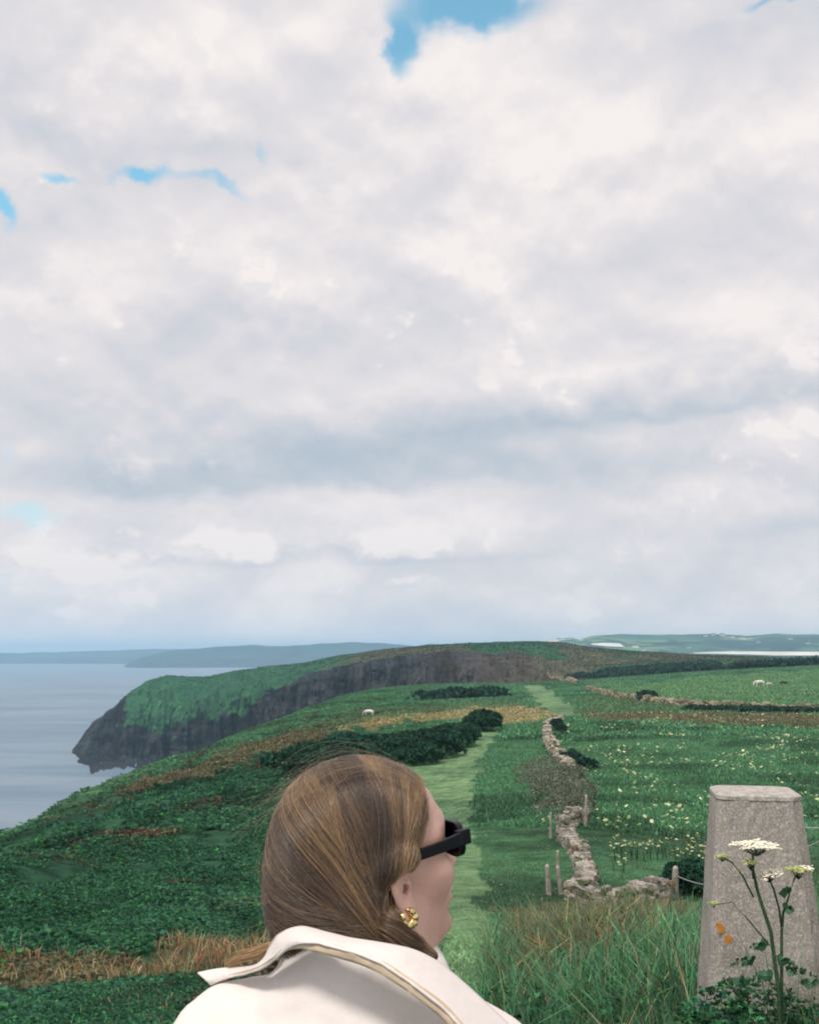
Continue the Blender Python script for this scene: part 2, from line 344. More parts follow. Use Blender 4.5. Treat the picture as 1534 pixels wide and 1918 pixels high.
rkm = np.maximum(rkm, tipr * .9); rkm = np.maximum(rkm, (smooth01((SK - 8.0) / .2) * smooth01((9.6 - SK) / .2))[:, None] * smooth01((-.1 - tt) / .05)[None, :])
rkm = smooth01((rkm * 1.1 + (rn * 2.0 + fbm(GX / 7, GZ / 40, 35, 3) * .9) * np.clip(rkm * 3, 0, 1) - .45) / .25)
near_cl = smooth01((SKG - 7.1) / .15) * smooth01((8.6 - SKG) / .2) * smooth01((-.05 - TG) / .05)
rkm = np.maximum(rkm, near_cl)[..., None]
rcol = ROCK * .8 * (1 + 2.2 * fbm(GX / 6, GZ / 30, 33, 4)[..., None]) + np.array((.05, .03, .01)) * smooth01((tt + .02) / .15)[None, :, None]
GC = GC * (1 - rkm) + rcol * rkm
GC = np.clip(GC, .004, 1)

def ground_mat(t, b):
    a = attr(t, 'tint').outputs['Color']; p = pos(t)
    n_ = noise(t, p, .9, 8, .65); m_ = noise(t, p, .09, 6, .65); f_ = noise(t, p, 7, 5, .7)
    k = mixc(t, n_.step(.3, .7), (.45, .5, .5), (1.45, 1.4, 1.35))
    k = mixc(t, 1.0, a, k, 'MULTIPLY')
    k2 = mixc(t, m_.step(.35, .65), (.65, .72, .75), (1.25, 1.2, 1.15)); k = mixc(t, 1.0, k, k2, 'MULTIPLY')
    g_ = t.nodes.new('ShaderNodeNewGeometry'); sx = t.nodes.new('ShaderNodeSeparateXYZ'); t.links.new(g_.outputs['True Normal'], sx.inputs[0]); steep = E(t, sx.outputs[2]).step(.80, .55)
    mp = t.nodes.new('ShaderNodeMapping'); mp.inputs['Scale'].default_value = (.16, .16, .022); t.links.new(p, mp.inputs[0]); st = noise(t, mp.outputs[0], 1.0, 8, .7)
    mq = t.nodes.new('ShaderNodeMapping'); mq.inputs['Scale'].default_value = (.03, .03, .16); mq.inputs['Rotation'].default_value = (.3, .2, 0); t.links.new(p, mq.inputs[0]); bd = noise(t, mq.outputs[0], 1.0, 6, .65)
    kr = mixc(t, st.step(.40, .60), (.18, .2, .26), (2.3, 2.1, 1.75)); kr = mixc(t, 1.0, kr, mixc(t, bd.step(.4, .6), (.7, .7, .75), (1.3, 1.25, 1.2)), 'MULTIPLY')
    k = mixc(t, 1.0, k, mixc(t, steep, (1.0, 1.0, 1.0), kr), 'MULTIPLY')
    t.links.new(k, b.inputs['Base Color']); bump(t, b, n_ + f_ * .15 + m_ * 3 + st * steep * 22, .45, .9)
M_GROUND = mat('turf', rough=.95, spec=.1, build=ground_mat)
me = np_mesh('ground', TERR.reshape(-1, 3), [tq], GC.reshape(-1, 3), smooth=True)
tag(link('ground', me, M_GROUND), 'grassy clifftop land falling to the sea and rising to a far hill', None, kind='structure')
TOBJ = TERR.reshape(-1, 3)

# ------------------------------------------------------------ sea
def sea_mat(t, b):
    p = pos(t); s = t.nodes.new('ShaderNodeMapping'); s.inputs['Scale'].default_value = (.004, .012, 1); s.inputs['Rotation'].default_value = (0, 0, R(8)); t.links.new(p, s.inputs[0])
    band = noise(t, s.outputs[0], 1.0, 6, .6, .6)
    s2 = t.nodes.new('ShaderNodeMapping'); s2.inputs['Scale'].default_value = (.05, .09, 1); t.links.new(p, s2.inputs[0])
    w = noise(t, s2.outputs[0], 1.0, 8, .65)
    k = mixc(t, band.step(.35, .62), (.07, .14, .20), (.18, .235, .29)); t.links.new(k, b.inputs['Base Color'])
    t.links.new((band.step(.3, .7) * .2 + .36).s, b.inputs['Roughness'])
    bump(t, b, w, 1.6, .8)
me = np_mesh('sea', [(-14000, -200, SEA), (14000, -200, SEA), (14000, 14500, SEA), (-14000, 14500, SEA)], [[(0, 1, 2, 3)]])
tag(link('sea', me, mat('sea_water', (.05, .09, .13), .4, .6, build=sea_mat)), 'calm grey blue sea below the cliffs', kind='structure')

# ------------------------------------------------------------ far land across the water
def loft(name, sky_pts, Yf, Ys, Yb, zf, label, colf, nx=260, ny=60, seed=1, rag=.02, front=None):
    r = np.array([(at(a, b_, Ys).x, at(a, b_, Ys).z) for a, b_ in sky_pts]); xs = np.linspace(r[0, 0], r[-1, 0], nx)
    top = np.interp(xs, r[:, 0], r[:, 1]); h = top - zf
    top = top + fbm(xs / 120, xs * 0, seed, 4) * rag * 600 * np.clip(h / 60, 0, 1)
    s = np.linspace(0, 1, ny)[:, None]; V = np.zeros((ny, nx, 3)); split = .6
    fr = np.clip(s / split, 0, 1); bk = np.clip((s - split) / (1 - split), 0, 1)
    prof = (np.clip(fr * 7, 0, 1) * .35 + fr ** 1.1 * .65) if front is None else front(fr)
    V[..., 1] = Yf + (Ys - Yf) * fr + (Yb - Ys) * bk + fbm(xs / 200, xs * 0 + 3, seed + 5, 4)[None, :] * 260 * (1 - fr)
    V[..., 0] = xs[None, :] * (V[..., 1] / Ys)
    V[..., 2] = zf + (top - zf)[None, :] * prof * (1 - smooth01(bk))
    V[..., 2] += fbm(V[..., 0] / 180, V[..., 1] / 180, seed + 9, 4) * 9 * np.clip(fr, 0, .93) * (1 - bk)
    c = colf(V[..., 0], V[..., 1], V[..., 2], np.broadcast_to(fr, V.shape[:2]))
    me = np_mesh(name, V.reshape(-1, 3), [tri_grid(ny, nx)], c.reshape(-1, 3), smooth=True)
    return link(name, me, M_FAR), V
def far_mat(t, b):
    a = attr(t, 'tint').outputs['Color']; p = pos(t); n_ = noise(t, p, .02, 6, .7)
    k = mixc(t, 1.0, a, mixc(t, n_.step(.35, .65), (.6, .65, .7), (1.3, 1.3, 1.25)), 'MULTIPLY'); t.links.new(k, b.inputs['Base Color'])
M_FAR = mat('far_land', rough=1, spec=.05, build=far_mat)
def cdark(X, Y, Zv, fr):
    n_ = fbm(X / 300, Y / 300, 4, 4)[..., None]; c = np.array((.03, .06, .05)) * (1 + n_ * 1.5)
    rr = smooth01((.25 - fr) / .1)[..., None]; return c * (1 - rr) + np.array((.05, .05, .055)) * rr
o, _ = loft('headland', [(222, 1252), (236, 1246), (250, 1238), (275, 1229), (310, 1221), (339, 1218), (400, 1213), (475, 1209), (520, 1211), (600, 1206), (652, 1204), (720, 1205), (771, 1210), (850, 1216), (1000, 1222)], 5450, 6200, 7400, SEA - 4, '', cdark, seed=3)
tag(o, 'hazy blue headland across the bay in the middle distance', kind='structure')
o, _ = loft('headland', [(-900, 1226), (-300, 1222), (0, 1223), (119, 1221), (170, 1219), (288, 1216), (360, 1216), (500, 1219), (700, 1222)], 7300, 8600, 9800, SEA - 4, '', cdark, seed=13, rag=.012)
tag(o, 'long low hazy coast on the far left horizon', kind='structure')
def cfield(X, Y, Zv, fr):
    gx = np.floor(X / 190 + fbm(X / 500, Y / 500, 2, 2) * 3); gy = np.floor(Y / 260 + fbm(X / 400, Y / 400, 7, 2) * 3)
    h = _hash(gx, gy, 5)[..., None]
    c = np.where(h > .86, np.array((.42, .40, .27)), np.where(h > .6, np.array((.12, .2, .08)), np.where(h > .35, np.array((.05, .12, .06)), np.array((.025, .055, .04)))))
    tr = smooth01((fbm(X / 90, Y / 160, 8, 4) - .03) / .05)[..., None]; c = c * (1 - tr) + np.array((.018, .04, .035)) * tr
    return c
o, FV = loft('hills', [(880, 1222), (960, 1208), (1000, 1203), (1040, 1196), (1070, 1195), (1085, 1200), (1110, 1191), (1160, 1188), (1250, 1188), (1330, 1187), (1400, 1191), (1450, 1186), (1534, 1189), (1700, 1186), (2100, 1190), (2600, 1200)], 3000, 4600, 6000, SEA - 3, '', cfield, nx=520, ny=110, seed=23, rag=.012, front=lambda f: f ** .62)
tag(o, 'hazy farmland hills with pale fields beyond the right skyline', kind='structure')
FB = BVHTree.FromPolygons([tuple(v) for v in FV.reshape(-1, 3).tolist()], tri_grid(FV.shape[0], FV.shape[1]).tolist())
def onfar(px, py):
    h = FB.ray_cast(Vector((0, 0, 0)), at(px, py, 1).normalized()); return h[0]
# pale sands of the estuary: sheets laid on the far land
def sheet(name, pts, label, m, lift=1.5):
    P_ = [onfar(*p) for p in pts]
    if any(p is None for p in P_): return
    bm = bmesh.new(); n = len(P_) // 2; grid = []
    for i in range(n):
        a = P_[i]; b_ = P_[-1 - i]; row = []
        for k in range(7):
            q = a.lerp(b_, k / 6); hh = FB.ray_cast(Vector((q.x, q.y, 500)), Vector((0, 0, -1)))
            row.append(bm.verts.new((q.x, q.y, (hh[0].z if hh[0] else q.z) + lift)))
        grid.append(row)
    for i in range(n - 1):
        for k in range(6): bm.faces.new((grid[i][k], grid[i + 1][k], grid[i + 1][k + 1], grid[i][k + 1]))
    me = bpy.data.meshes.new(name); bm.to_mesh(me); bm.free(); tag(link(name, me, m), label, kind='structure')
M_SAND = mat('pale_sand', (.72, .66, .56), .9, .2, build=lambda t, b: t.links.new(mixc(t, noise(t, pos(t), .01, 5).step(.35, .65), (.62, .58, .5), (.78, .72, .62)), b.inputs['Base Color']))
sheet('sands', [(1296, 1225), (1340, 1223), (1400, 1222.5), (1450, 1223), (1534, 1223), (1534, 1230), (1450, 1230), (1400, 1228), (1340, 1227), (1300, 1226)], 'pale estuary sands beyond the right skyline', M_SAND, 4)
sheet('stubble_field', [(1105, 1208), (1130, 1206), (1160, 1207), (1170, 1214), (1140, 1213), (1110, 1210)], 'pale stubble field on the far hillside', M_SAND, 4)
sheet('stubble_field', [(1415, 1188.5), (1440, 1190), (1456, 1193), (1460, 1196), (1440, 1194), (1418, 1191)], 'narrow pale field high on the far hills', M_SAND, 4)

# ------------------------------------------------------------ scattered growth (uncountable)
def leaf_mat(name, rough=.7, trans=.25, spec=.25):
    m = bpy.data.materials.new(name); m.use_nodes = True; t = m.node_tree; b = t.nodes['Principled BSDF']
    b.inputs['Roughness'].default_value = rough; b.inputs['Specular IOR Level'].default_value = spec
    a = attr(t, 'tint').outputs['Color']; t.links.new(a, b.inputs['Base Color'])
    tr = t.nodes.new('ShaderNodeBsdfTranslucent'); t.links.new(a, tr.inputs[0])
    mx = t.nodes.new('ShaderNodeMixShader'); mx.inputs[0].default_value = trans
    t.links.new(b.outputs[0], mx.inputs[1]); t.links.new(tr.outputs[0], mx.inputs[2]); t.links.new(mx.outputs[0], t.nodes['Material Output'].inputs[0])
    return m
M_LEAF = leaf_mat('leaf'); M_GRASS = leaf_mat('grass_blade', .65, .3)
def grid_sample(i, j):
    i0 = np.floor(i).astype(int).clip(0, NR - 2); j0 = np.floor(j).astype(int).clip(0, NC - 2); a = (i - i0)[:, None]; b = (j - j0)[:, None]
    def g_(A): return (A[i0, j0] * (1 - a) * (1 - b) + A[i0 + 1, j0] * a * (1 - b) + A[i0, j0 + 1] * (1 - a) * b + A[i0 + 1, j0 + 1] * a * b)
    return g_(TERR), g_(GC), tt[j0], SK[i0]
cell = np.abs(np.diff(GY, axis=0)[:, :-1]) * np.abs(np.diff(GX, axis=1)[:-1, :])
def scatter(n, sk0, sk1, t0=-.47, t1=.47, wfun=None, rng=RNG):
    i0 = np.searchsorted(SK, sk0); i1 = min(np.searchsorted(SK, sk1), NR - 2); j0 = np.searchsorted(tt, t0); j1 = np.searchsorted(tt, t1)
    c = cell[i0:i1, j0:j1].copy()
    Yc = GY[i0:i1, j0:j1]
    if wfun is not None: c *= wfun(GX[i0:i1, j0:j1], Yc)
    c = c.ravel().clip(0); c = np.cumsum(c); c /= c[-1]; k = np.searchsorted(c, rng.random(n))
    i = k // (j1 - j0) + i0 + rng.random(n); j = k % (j1 - j0) + j0 + rng.random(n)
    return grid_sample(i, j)
def blades(P_, H, Wd, lean, col, rng=RNG, seg=2):
    n = len(P_); th = rng.random(n) * 6.283; ph = rng.random(n) * 6.283
    side = np.stack([np.cos(th), np.sin(th), th * 0], 1) * (Wd / 2)[:, None]
    ln = np.stack([np.cos(ph), np.sin(ph), ph * 0], 1) * (lean * H)[:, None]
    up = np.zeros((n, 3)); up[:, 2] = H
    base = P_ - np.array((0, 0, .02))
    V = np.stack([base - side, base + side, base + up * .55 - side * .75 + ln * .3, base + up * .55 + side * .75 + ln * .3, base + up * (1 - lean[:, None] * .25) + ln], 1)
    i = np.arange(n)[:, None] * 5
    q = i + np.array([[0, 1, 3, 2]]); t_ = i + np.array([[2, 3, 4]])
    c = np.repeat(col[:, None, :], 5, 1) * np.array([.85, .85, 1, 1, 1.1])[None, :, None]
    return V.reshape(-1, 3), q, t_, c.reshape(-1, 3)
def vary(c, rng=RNG, a=.35, hue=.12):
    c = np.asarray(c) * 1.7
    n = len(c); k = np.exp(rng.normal(0, a, n))[:, None]; h = 1 + rng.normal(0, hue, (n, 3)); return np.clip(c * k * h, .002, .9)
def off_path(P_, w=0):  # keep tall growth off the mown path
    return poly_mask(P_[:, 0], P_[:, 1], zones[9][1], .3) < .5
PILLAR = at(1412, 1500, 4.95)
# 1 near grass
parts = []
for n, s0, s1, t0, t1, h, w, wf in (
        (60000, .9, 2.6, -.35, .55, .22, .006, lambda X, Y: 1 / np.maximum(Y, 2) ** 1.6),
        (120000, 2.0, 3.4, -.47, .47, .17, .011, lambda X, Y: 1 / Y ** 1.7),
        (160000, 3.0, 4.6, -.02, .47, .15, .022, lambda X, Y: 1 / Y ** 1.7)):
    p, c, t_, s_ = scatter(n, s0, s1, t0, t1, wf)
    keep = off_path(p) & ((p[:, 0]) ** 2 + (p[:, 1] - .4) ** 2 > 1.1); keep &= ~((abs(p[:, 0] - PILLAR.x) < .26) & (abs(p[:, 1] - 4.95) < .26)); keep &= p[:, 1] > 2.2
    p = p[keep]; c = c[keep]; d = np.hypot(p[:, 0], p[:, 1]); m = len(p)
    H = h * RNG.uniform(.5, 1.5, m) * (1 + .5 * fbm(p[:, 0] / .8, p[:, 1] / .8, 3, 2) * 2); Wd = w * RNG.uniform(.6, 1.5, m)
    H *= 1 + .9 * ((p[:, 0] > .2) & (d > 2.5) & (d < 9)); H *= 1 - .62 * smooth01((d - 6) / 5)
    cc = vary(c, a=.3)
    dry = RNG.random(m) < .10; cc[dry] = vary(np.broadcast_to(np.array((.20, .15, .08)), (dry.sum(), 3)), a=.3)
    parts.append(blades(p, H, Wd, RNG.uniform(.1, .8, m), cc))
n = 110000; X = RNG.uniform(.15, 3.2, n); Yy = RNG.uniform(2.6, 8.5, n); ij = off_path(np.stack([X, Yy], 1)) & ~((abs(X - PILLAR.x) < .28) & (abs(Yy - 4.95) < .32)) & (RNG.random(n) < np.clip(X / .7, .1, 1)); X = X[ij]; Yy = Yy[ij]; m = len(X)
p = np.stack([X, Yy, np.array([gz(a, b_) for a, b_ in zip(X, Yy)])], 1); gcl = vnoise(X * 1.7, Yy * 1.7, 31)
cc = vary(np.where((RNG.random(m) < .14 + .3 * (gcl > .55))[:, None], np.array((.12, .085, .045)), np.array((.021, .056, .027))), a=.4, hue=.15)
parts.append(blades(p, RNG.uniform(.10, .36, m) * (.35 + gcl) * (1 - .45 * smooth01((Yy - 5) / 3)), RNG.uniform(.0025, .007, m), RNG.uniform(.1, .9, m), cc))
n = 5000; X = RNG.uniform(.95, 2.3, n); Yy = RNG.uniform(3.7, 4.6, n); p = np.stack([X, Yy, np.array([gz(a, b_) for a, b_ in zip(X, Yy)])], 1)
parts.append(blades(p, RNG.uniform(.2, .5, n), RNG.uniform(.003, .007, n), RNG.uniform(.1, .7, n), vary(np.where((RNG.random(n) < .2)[:, None], np.array((.14, .105, .055)), np.array((.024, .068, .030))), a=.4, hue=.15)))
def merge(parts):
    off = 0; Vs = []; Q = []; T = []; C = []
    for V, q, t_, c in parts:
        Vs.append(V); Q.append(q + off); T.append(t_ + off); C.append(c); off += len(V)
    return np.concatenate(Vs), [np.concatenate(Q), np.concatenate(T)], np.concatenate(C)
V, Fc, C = merge(parts)
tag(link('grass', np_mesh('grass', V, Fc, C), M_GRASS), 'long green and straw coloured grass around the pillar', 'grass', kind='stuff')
# short turf of the path
parts = []
for n, s0, s1, t0, t1, h, w in ((70000, 1.5, 4.0, -.03, .10, .05, .012), (60000, 3.5, 6.0, -.06, .12, .07, .035)):
    p, c, t_, s_ = scatter(n, s0, s1, t0, t1, lambda X, Y: 1 / Y ** 1.7)
    k = ~off_path(p); p = p[k]; c = c[k]; m = len(p)
    parts.append(blades(p, h * RNG.uniform(.5, 1.4, m), w * RNG.uniform(.6, 1.4, m), RNG.uniform(.2, .9, m), vary(c, a=.25, hue=.08)))
V, Fc, C = merge(parts)
tag(link('mown_grass', np_mesh('mown_grass', V, Fc, C), M_GRASS), 'short pale grass of the mown clifftop path', 'grass', kind='stuff')
# 2 bracken on the seaward slope
def fronds(P_, S, col, k=6, rng=RNG, flat=.5):
    n = len(P_); P_ = np.repeat(P_, k, 0); S = np.repeat(S, k) * rng.uniform(.6, 1.3, n * k); col = np.repeat(col, k, 0) * rng.uniform(.6, 1.5, (n * k, 1))
    th = rng.random(n * k) * 6.283; d = np.stack([np.cos(th), np.sin(th), th * 0], 1); sd_ = np.stack([-np.sin(th), np.cos(th), th * 0], 1)
    up = np.array((0, 0, 1.)); L = S[:, None]; e = rng.uniform(.25, .9, n * k)[:, None]
    tw = rng.normal(0, .35, (n * k, 1))
    base = P_ + d * L * .05 + up * L * .15; mid = P_ + d * L * .5 * (1 - e * .4) + up * L * (.25 + .6 * e); tip = P_ + d * L * (1.1 - .4 * e) + up * L * (.15 + .6 * e)
    wv = (sd_ + up * tw) * L * .15
    V = np.stack([base, mid - wv, tip, mid + wv, base * .35 + mid * .65 - wv * 1.15, base * .35 + mid * .65 + wv * 1.15], 1)
    i = np.arange(n * k)[:, None] * 6
    q = i + np.array([[0, 4, 1, 2]]); q2 = i + np.array([[0, 2, 3, 5]])
    return V.reshape(-1, 3), np.concatenate([q, q2]), np.zeros((0, 3), int), np.repeat(col, 6, 0)
parts = []
for n, s0, s1, t0, t1, sz, k in ((110000, 1.6, 3.3, -.5, .0, .11, 5), (150000, 2.9, 4.6, -.5, .02, .15, 5), (140000, 4.2, 6.95, -.5, .03, .30, 4)):
    p, c, t_, s_ = scatter(n, s0, s1, t0, t1, lambda X, Y: 1 / Y ** 1.8)
    k_ = off_path(p) & (p[:, 1] > 3.2) & (fbm(p[:, 0] / 1.8, p[:, 1] / 3.5, 44, 3) > -.13 + RNG.normal(0, .04, len(p))); p = p[k_]; c = c[k_]; m = len(p)
    dens = fbm(p[:, 0] / 2.5, p[:, 1] / 4, 66, 4); S = sz * (1 + 1.8 * dens) * RNG.uniform(.6, 1.2, m)
    cc = vary(c, a=.25, hue=.08); br2 = fbm(p[:, 0] / 5, p[:, 1] / 9, 145, 4) + RNG.normal(0, .05, m) > .17; cc[br2] = vary(np.broadcast_to(np.array((.07, .055, .032)), (br2.sum(), 3)), a=.3); g_ = RNG.random(m) < .06; cc[g_] = vary(np.broadcast_to(np.array((.05, .16, .05)), (g_.sum(), 3)), a=.2)
    S *= np.clip(p[:, 1] / 14, .45, 1); parts.append(fronds(p, S, cc, k))
V, Fc, C = merge(parts)
tag(link('bracken', np_mesh('bracken', V, [Fc[0]], C), M_LEAF), 'dark green bracken covering the slope above the sea', 'bracken', kind='stuff')
n = 20000; X = RNG.uniform(.25, 2.9, n); Yy = RNG.uniform(3.3, 6.0, n); hh = np.array([0.0] * n)
keep = ~((abs(X - PILLAR.x) < .27) & (abs(Yy - 4.95) < .3)); keep &= (RNG.random(n) < np.clip((X - .3) / .9, .12, 1)); X = X[keep]; Yy = Yy[keep]
lv_ = RNG.integers(0, 4, len(X)) * .05 * (.5 + vnoise(X * 2.2, Yy * 2.2, 9))
X2 = RNG.uniform(1.0, 2.3, 9000); Y2 = RNG.uniform(3.9, 4.62, 9000); X = np.concatenate([X, X2]); Yy = np.concatenate([Yy, Y2]); lv_ = np.concatenate([lv_, RNG.uniform(0, .46, 9000) * (.45 + .8 * vnoise(X2 * 5, Y2 * 5, 19))])
p = np.stack([X, Yy, np.array([gz(a, b_) for a, b_ in zip(X, Yy)]) + lv_], 1); m = len(p)
V, Q, T, C = fronds(p, RNG.uniform(.015, .04, m), vary(np.broadcast_to(np.array((.026, .085, .04)), (m, 3)), a=.45, hue=.15), 4)
tag(link('undergrowth', np_mesh('undergrowth', V, [Q], C), M_LEAF), 'dark leafy undergrowth round the foot of the pillar', 'undergrowth', kind='stuff')
# dead stalks over the rusty strip and bleached ones
p, c, t_, s_ = scatter(60000, 1.6, 3.4, -.5, .45, lambda X, Y: 1 / Y ** 1.5)
k_ = (poly_mask(p[:, 0], p[:, 1], zones[7][1], 1.2) > .5) | (poly_mask(p[:, 0], p[:, 1], zones[8][1], 1.0) > .5); k_ &= off_path(p)
p = p[k_]; m = len(p); cc = np.where(RNG.random((m, 1)) < .35, np.array((.20, .10, .05)), np.where(RNG.random((m, 1)) < .5, np.array((.26, .21, .12)), np.array((.08, .10, .05))))
V, q, t3, C = blades(p, RNG.uniform(.12, .36, m) * (1 - .6 * smooth01((p[:, 1] - 7) / 4) * (p[:, 0] > 0)), RNG.uniform(.008, .022, m), RNG.uniform(.1, .9, m), vary(cc))
tag(link('dead_bracken', np_mesh('dead_bracken', V, [q, t3], C), M_GRASS), 'rust brown dead stalks in strips among the green', 'dead bracken', kind='stuff')
# 3 meadow beyond the wall and rough land up to the brow
parts = []
for n, s0, s1, t0, t1, h, w in ((150000, 3.8, 6.0, -.02, .47, .22, .06), (150000, 5.3, 7.1, -.25, .47, .35, .22)):
    p, c, t_, s_ = scatter(n, s0, s1, t0, t1, lambda X, Y: 1 / Y ** 1.7)
    k_ = off_path(p) & (poly_mask(p[:, 0], p[:, 1], zones[10][1], .3) < .5); p = p[k_]; c = c[k_]; m = len(p)
    parts.append(blades(p, h * RNG.uniform(.4, 1.4, m), w * RNG.uniform(.6, 1.5, m), RNG.uniform(.2, .9, m), vary(c, a=.32, hue=.09)))
V, Fc, C = merge(parts)
tag(link('meadow_grass', np_mesh('meadow_grass', V, Fc, C), M_GRASS), 'rough meadow grass in the field beyond the wall', 'meadow grass', kind='stuff')
# tussocks on the far land
p, c, t_, s_ = scatter(60000, 8.9, 11.2, -.33, .47, None); m = len(p)
k_ = RNG.random(m) < np.where(c.mean(1) < .06, .5, 1.0); p = p[k_]; c = c[k_]; m = len(p)
p = p - np.array((0, 0, .3))
V, Q, T, C = fronds(p, RNG.uniform(.6, 1.3, m), vary(c / 1.7, a=.22, hue=.06), 2)
tag(link('heath', np_mesh('heath', V, [Q], C), M_LEAF), 'low scrub and heath over the far hill and headland', 'heath', kind='stuff')

# cream flower heads of the meadow
def umbel_dots(P_, H, Rr, rng=RNG):
    n = len(P_); k = 6; a = np.arange(k) / k * 6.283
    c = P_ + np.stack([rng.normal(0, .04, n), rng.normal(0, .04, n), H], 1)
    ring = np.stack([np.cos(a), np.sin(a), a * 0 - .25], 1)
    tilt = rng.normal(0, .35, (n, 2))
    V = np.concatenate([c[:, None, :] + np.array((0, 0, .15)) * Rr[:, None, None], c[:, None, :] + ring[None] * Rr[:, None, None]], 1)
    V[:, :, 2] += ((V - c[:, None])[..., 0] * tilt[:, :1] + (V - c[:, None])[..., 1] * tilt[:, 1:])
    i = np.arange(n)[:, None] * (k + 1)
    T = np.concatenate([i + np.array([[0, 1 + j, 1 + (j + 1) % k]]) for j in range(k)])
    return V.reshape(-1, 3), T
p, c, t_, s_ = scatter(5200, 3.7, 6.0, .13, .47, lambda X, Y: 1 / Y ** 1.3)
cl_ = fbm(p[:, 0] / 5, p[:, 1] / 9, 77, 4); k_ = (cl_ + RNG.normal(0, .10, len(p)) > .10); k_ &= ~((p[:, 0] / p[:, 1] < .16) & (p[:, 1] < 60)); p = p[k_]; m = len(p)
V, T = umbel_dots(p, RNG.uniform(.28, .5, m), RNG.uniform(.03, .085, m) * (1 + p[:, 1] / 120))
cc = np.repeat(vary(np.where(RNG.random((m, 1)) < .5, np.array((.36, .36, .20)), np.array((.20, .26, .11))), a=.2, hue=.04), 7, 0)
tag(link('meadow_flowers', np_mesh('meadow_flowers', V, [T], cc), M_LEAF), 'cream flower heads dotted through the meadow', 'wild flowers', kind='stuff')
print('flowers', m)

# ------------------------------------------------------------ dry stone walls
def cube_sphere():
    bm = bmesh.new(); bmesh.ops.create_cube(bm, size=2); bmesh.ops.subdivide_edges(bm, edges=bm.edges[:], cuts=1, use_grid_fill=True)
    V = np.array([v.co[:] for v in bm.verts]); Fq = np.array([[v.index for v in f.verts] for f in bm.faces]); bm.free()
    nrm = V / np.linalg.norm(V, axis=1, keepdims=True); V = V * .68 + nrm * .48
    return V, Fq
CV, CF = cube_sphere()
def stones(items, cols, rng):
    n = len(items); V = np.zeros((n, len(CV), 3))
    for i, (c, s, rz) in enumerate(items):
        v = CV * (1 + rng.normal(0, .13, CV.shape)) * np.array(s); a = rng.normal(0, .18); 
        cx, sx = math.cos(a), math.sin(a); v = v @ np.array([[1, 0, 0], [0, cx, -sx], [0, sx, cx]]); cz, sz = math.cos(rz), math.sin(rz)
        v = v @ np.array([[cz, sz, 0], [-sz, cz, 0], [0, 0, 1]]); V[i] = v + np.array(c)
    Fq = (np.arange(n)[:, None, None] * len(CV) + CF[None]).reshape(-1, 4)
    return V.reshape(-1, 3), Fq, np.repeat(cols, len(CV), 0)
def stone_mat(t, b):
    a = attr(t, 'tint').outputs['Color']; n_ = noise(t, pos(t), 14, 6, .7)
    t.links.new(mixc(t, 1.0, a, mixc(t, n_.step(.3, .7), (.6, .6, .6), (1.3, 1.25, 1.2)), 'MULTIPLY'), b.inputs['Base Color']); bump(t, b, n_, .03)
M_STONE = mat('field_stone', rough=.95, spec=.15, build=stone_mat)
def wall(pts, h, th, label, size=.16, seed=1, ruin=.3, tone=(.30, .275, .245), group=None, sink=0):
    rng = np.random.default_rng(seed); items = []; cols = []
    for a, b_ in zip(pts[:-1], pts[1:]):
        L = math.hypot(b_.x - a.x, b_.y - a.y); rz = math.atan2(b_.y - a.y, b_.x - a.x); nx_, ny_ = -math.sin(rz), math.cos(rz); s = 0
        while s < L:
            w = size * rng.uniform(.7, 1.7); x = a.x + (b_.x - a.x) * s / L; y = a.y + (b_.y - a.y) * s / L; z0 = gz(x, y) - .05 - sink; hh = h * (1 - ruin * (rng.random() * .4 + vnoise(np.array([x * .6]), np.array([y * .6]), seed)[0] * .9))
            z = 0
            while z < hh:
                sh = size * rng.uniform(.5, .95)
                for sd_ in (-1, 0, 1) if th > size * 1.5 else (0,):
                    items.append(((x + nx_ * sd_ * th * .33 + rng.normal(0, size * .12), y + ny_ * sd_ * th * .33 + rng.normal(0, size * .12), z0 + z + sh / 2), (w * .62, size * rng.uniform(.5, .8), sh * .62), rz + rng.normal(0, .2)))
                    k = rng.random(); cols.append(np.array(tone) * rng.uniform(.6, 1.45) if k < .80 else (np.array((.19, .145, .10)) * rng.uniform(.7, 1.3) if k < .85 else np.array((.10, .13, .07))))
                z += sh * .9
            s += w * .95
    V, Fq, C = stones(items, np.array(cols), rng)
    o = link('stone_wall', np_mesh('stone_wall', V, [Fq], C), M_STONE); tag(o, label, 'stone wall', group); return o
G = lambda *p: ground(*p)
wall([G(1074, 1684), G(1120, 1690), G(1170, 1692), G(1250, 1684)], .72, .45, 'ruined low stone wall crossing the grass beside the leaning wooden post', .15, 1, .5)
wall([G(1088, 1682), G(1100, 1650), G(1088, 1616), G(1076, 1590), G(1062, 1580)], .62, .5, 'broken stone wall running uphill from the low crossing wall', .15, 2, .6)
wall([G(1052, 1578), G(1072, 1576)], 1.0, .6, 'short square stump of grey stone wall', .14, 3, .15)
wall([G(1072, 1545), G(1092, 1540)], .7, .5, 'small heap of fallen wall stones by a thin post', .16, 4, .4)
wall([G(1066, 1450), G(1050, 1424), G(1034, 1404), G(1024, 1384), G(1026, 1364), G(1040, 1352), G(1052, 1350)], 1.05, .9, 'curving tumbled stone wall below the pale green track', .27, 5, .6, (.36, .32, .27))
wall([G(1100, 1293), G(1150, 1306), G(1200, 1314), G(1260, 1321), G(1340, 1326), G(1440, 1329), G(1560, 1331), G(1700, 1333)], 1.1, .6, 'long pale field wall below the grazing animals', .6, 6, .35, (.28, .25, .18))
wall([G(1026, 1264), G(1050, 1272), G(1078, 1281)], 1.2, .8, 'short pale wall at the top of the green track', .8, 7, .3, (.3, .25, .19))
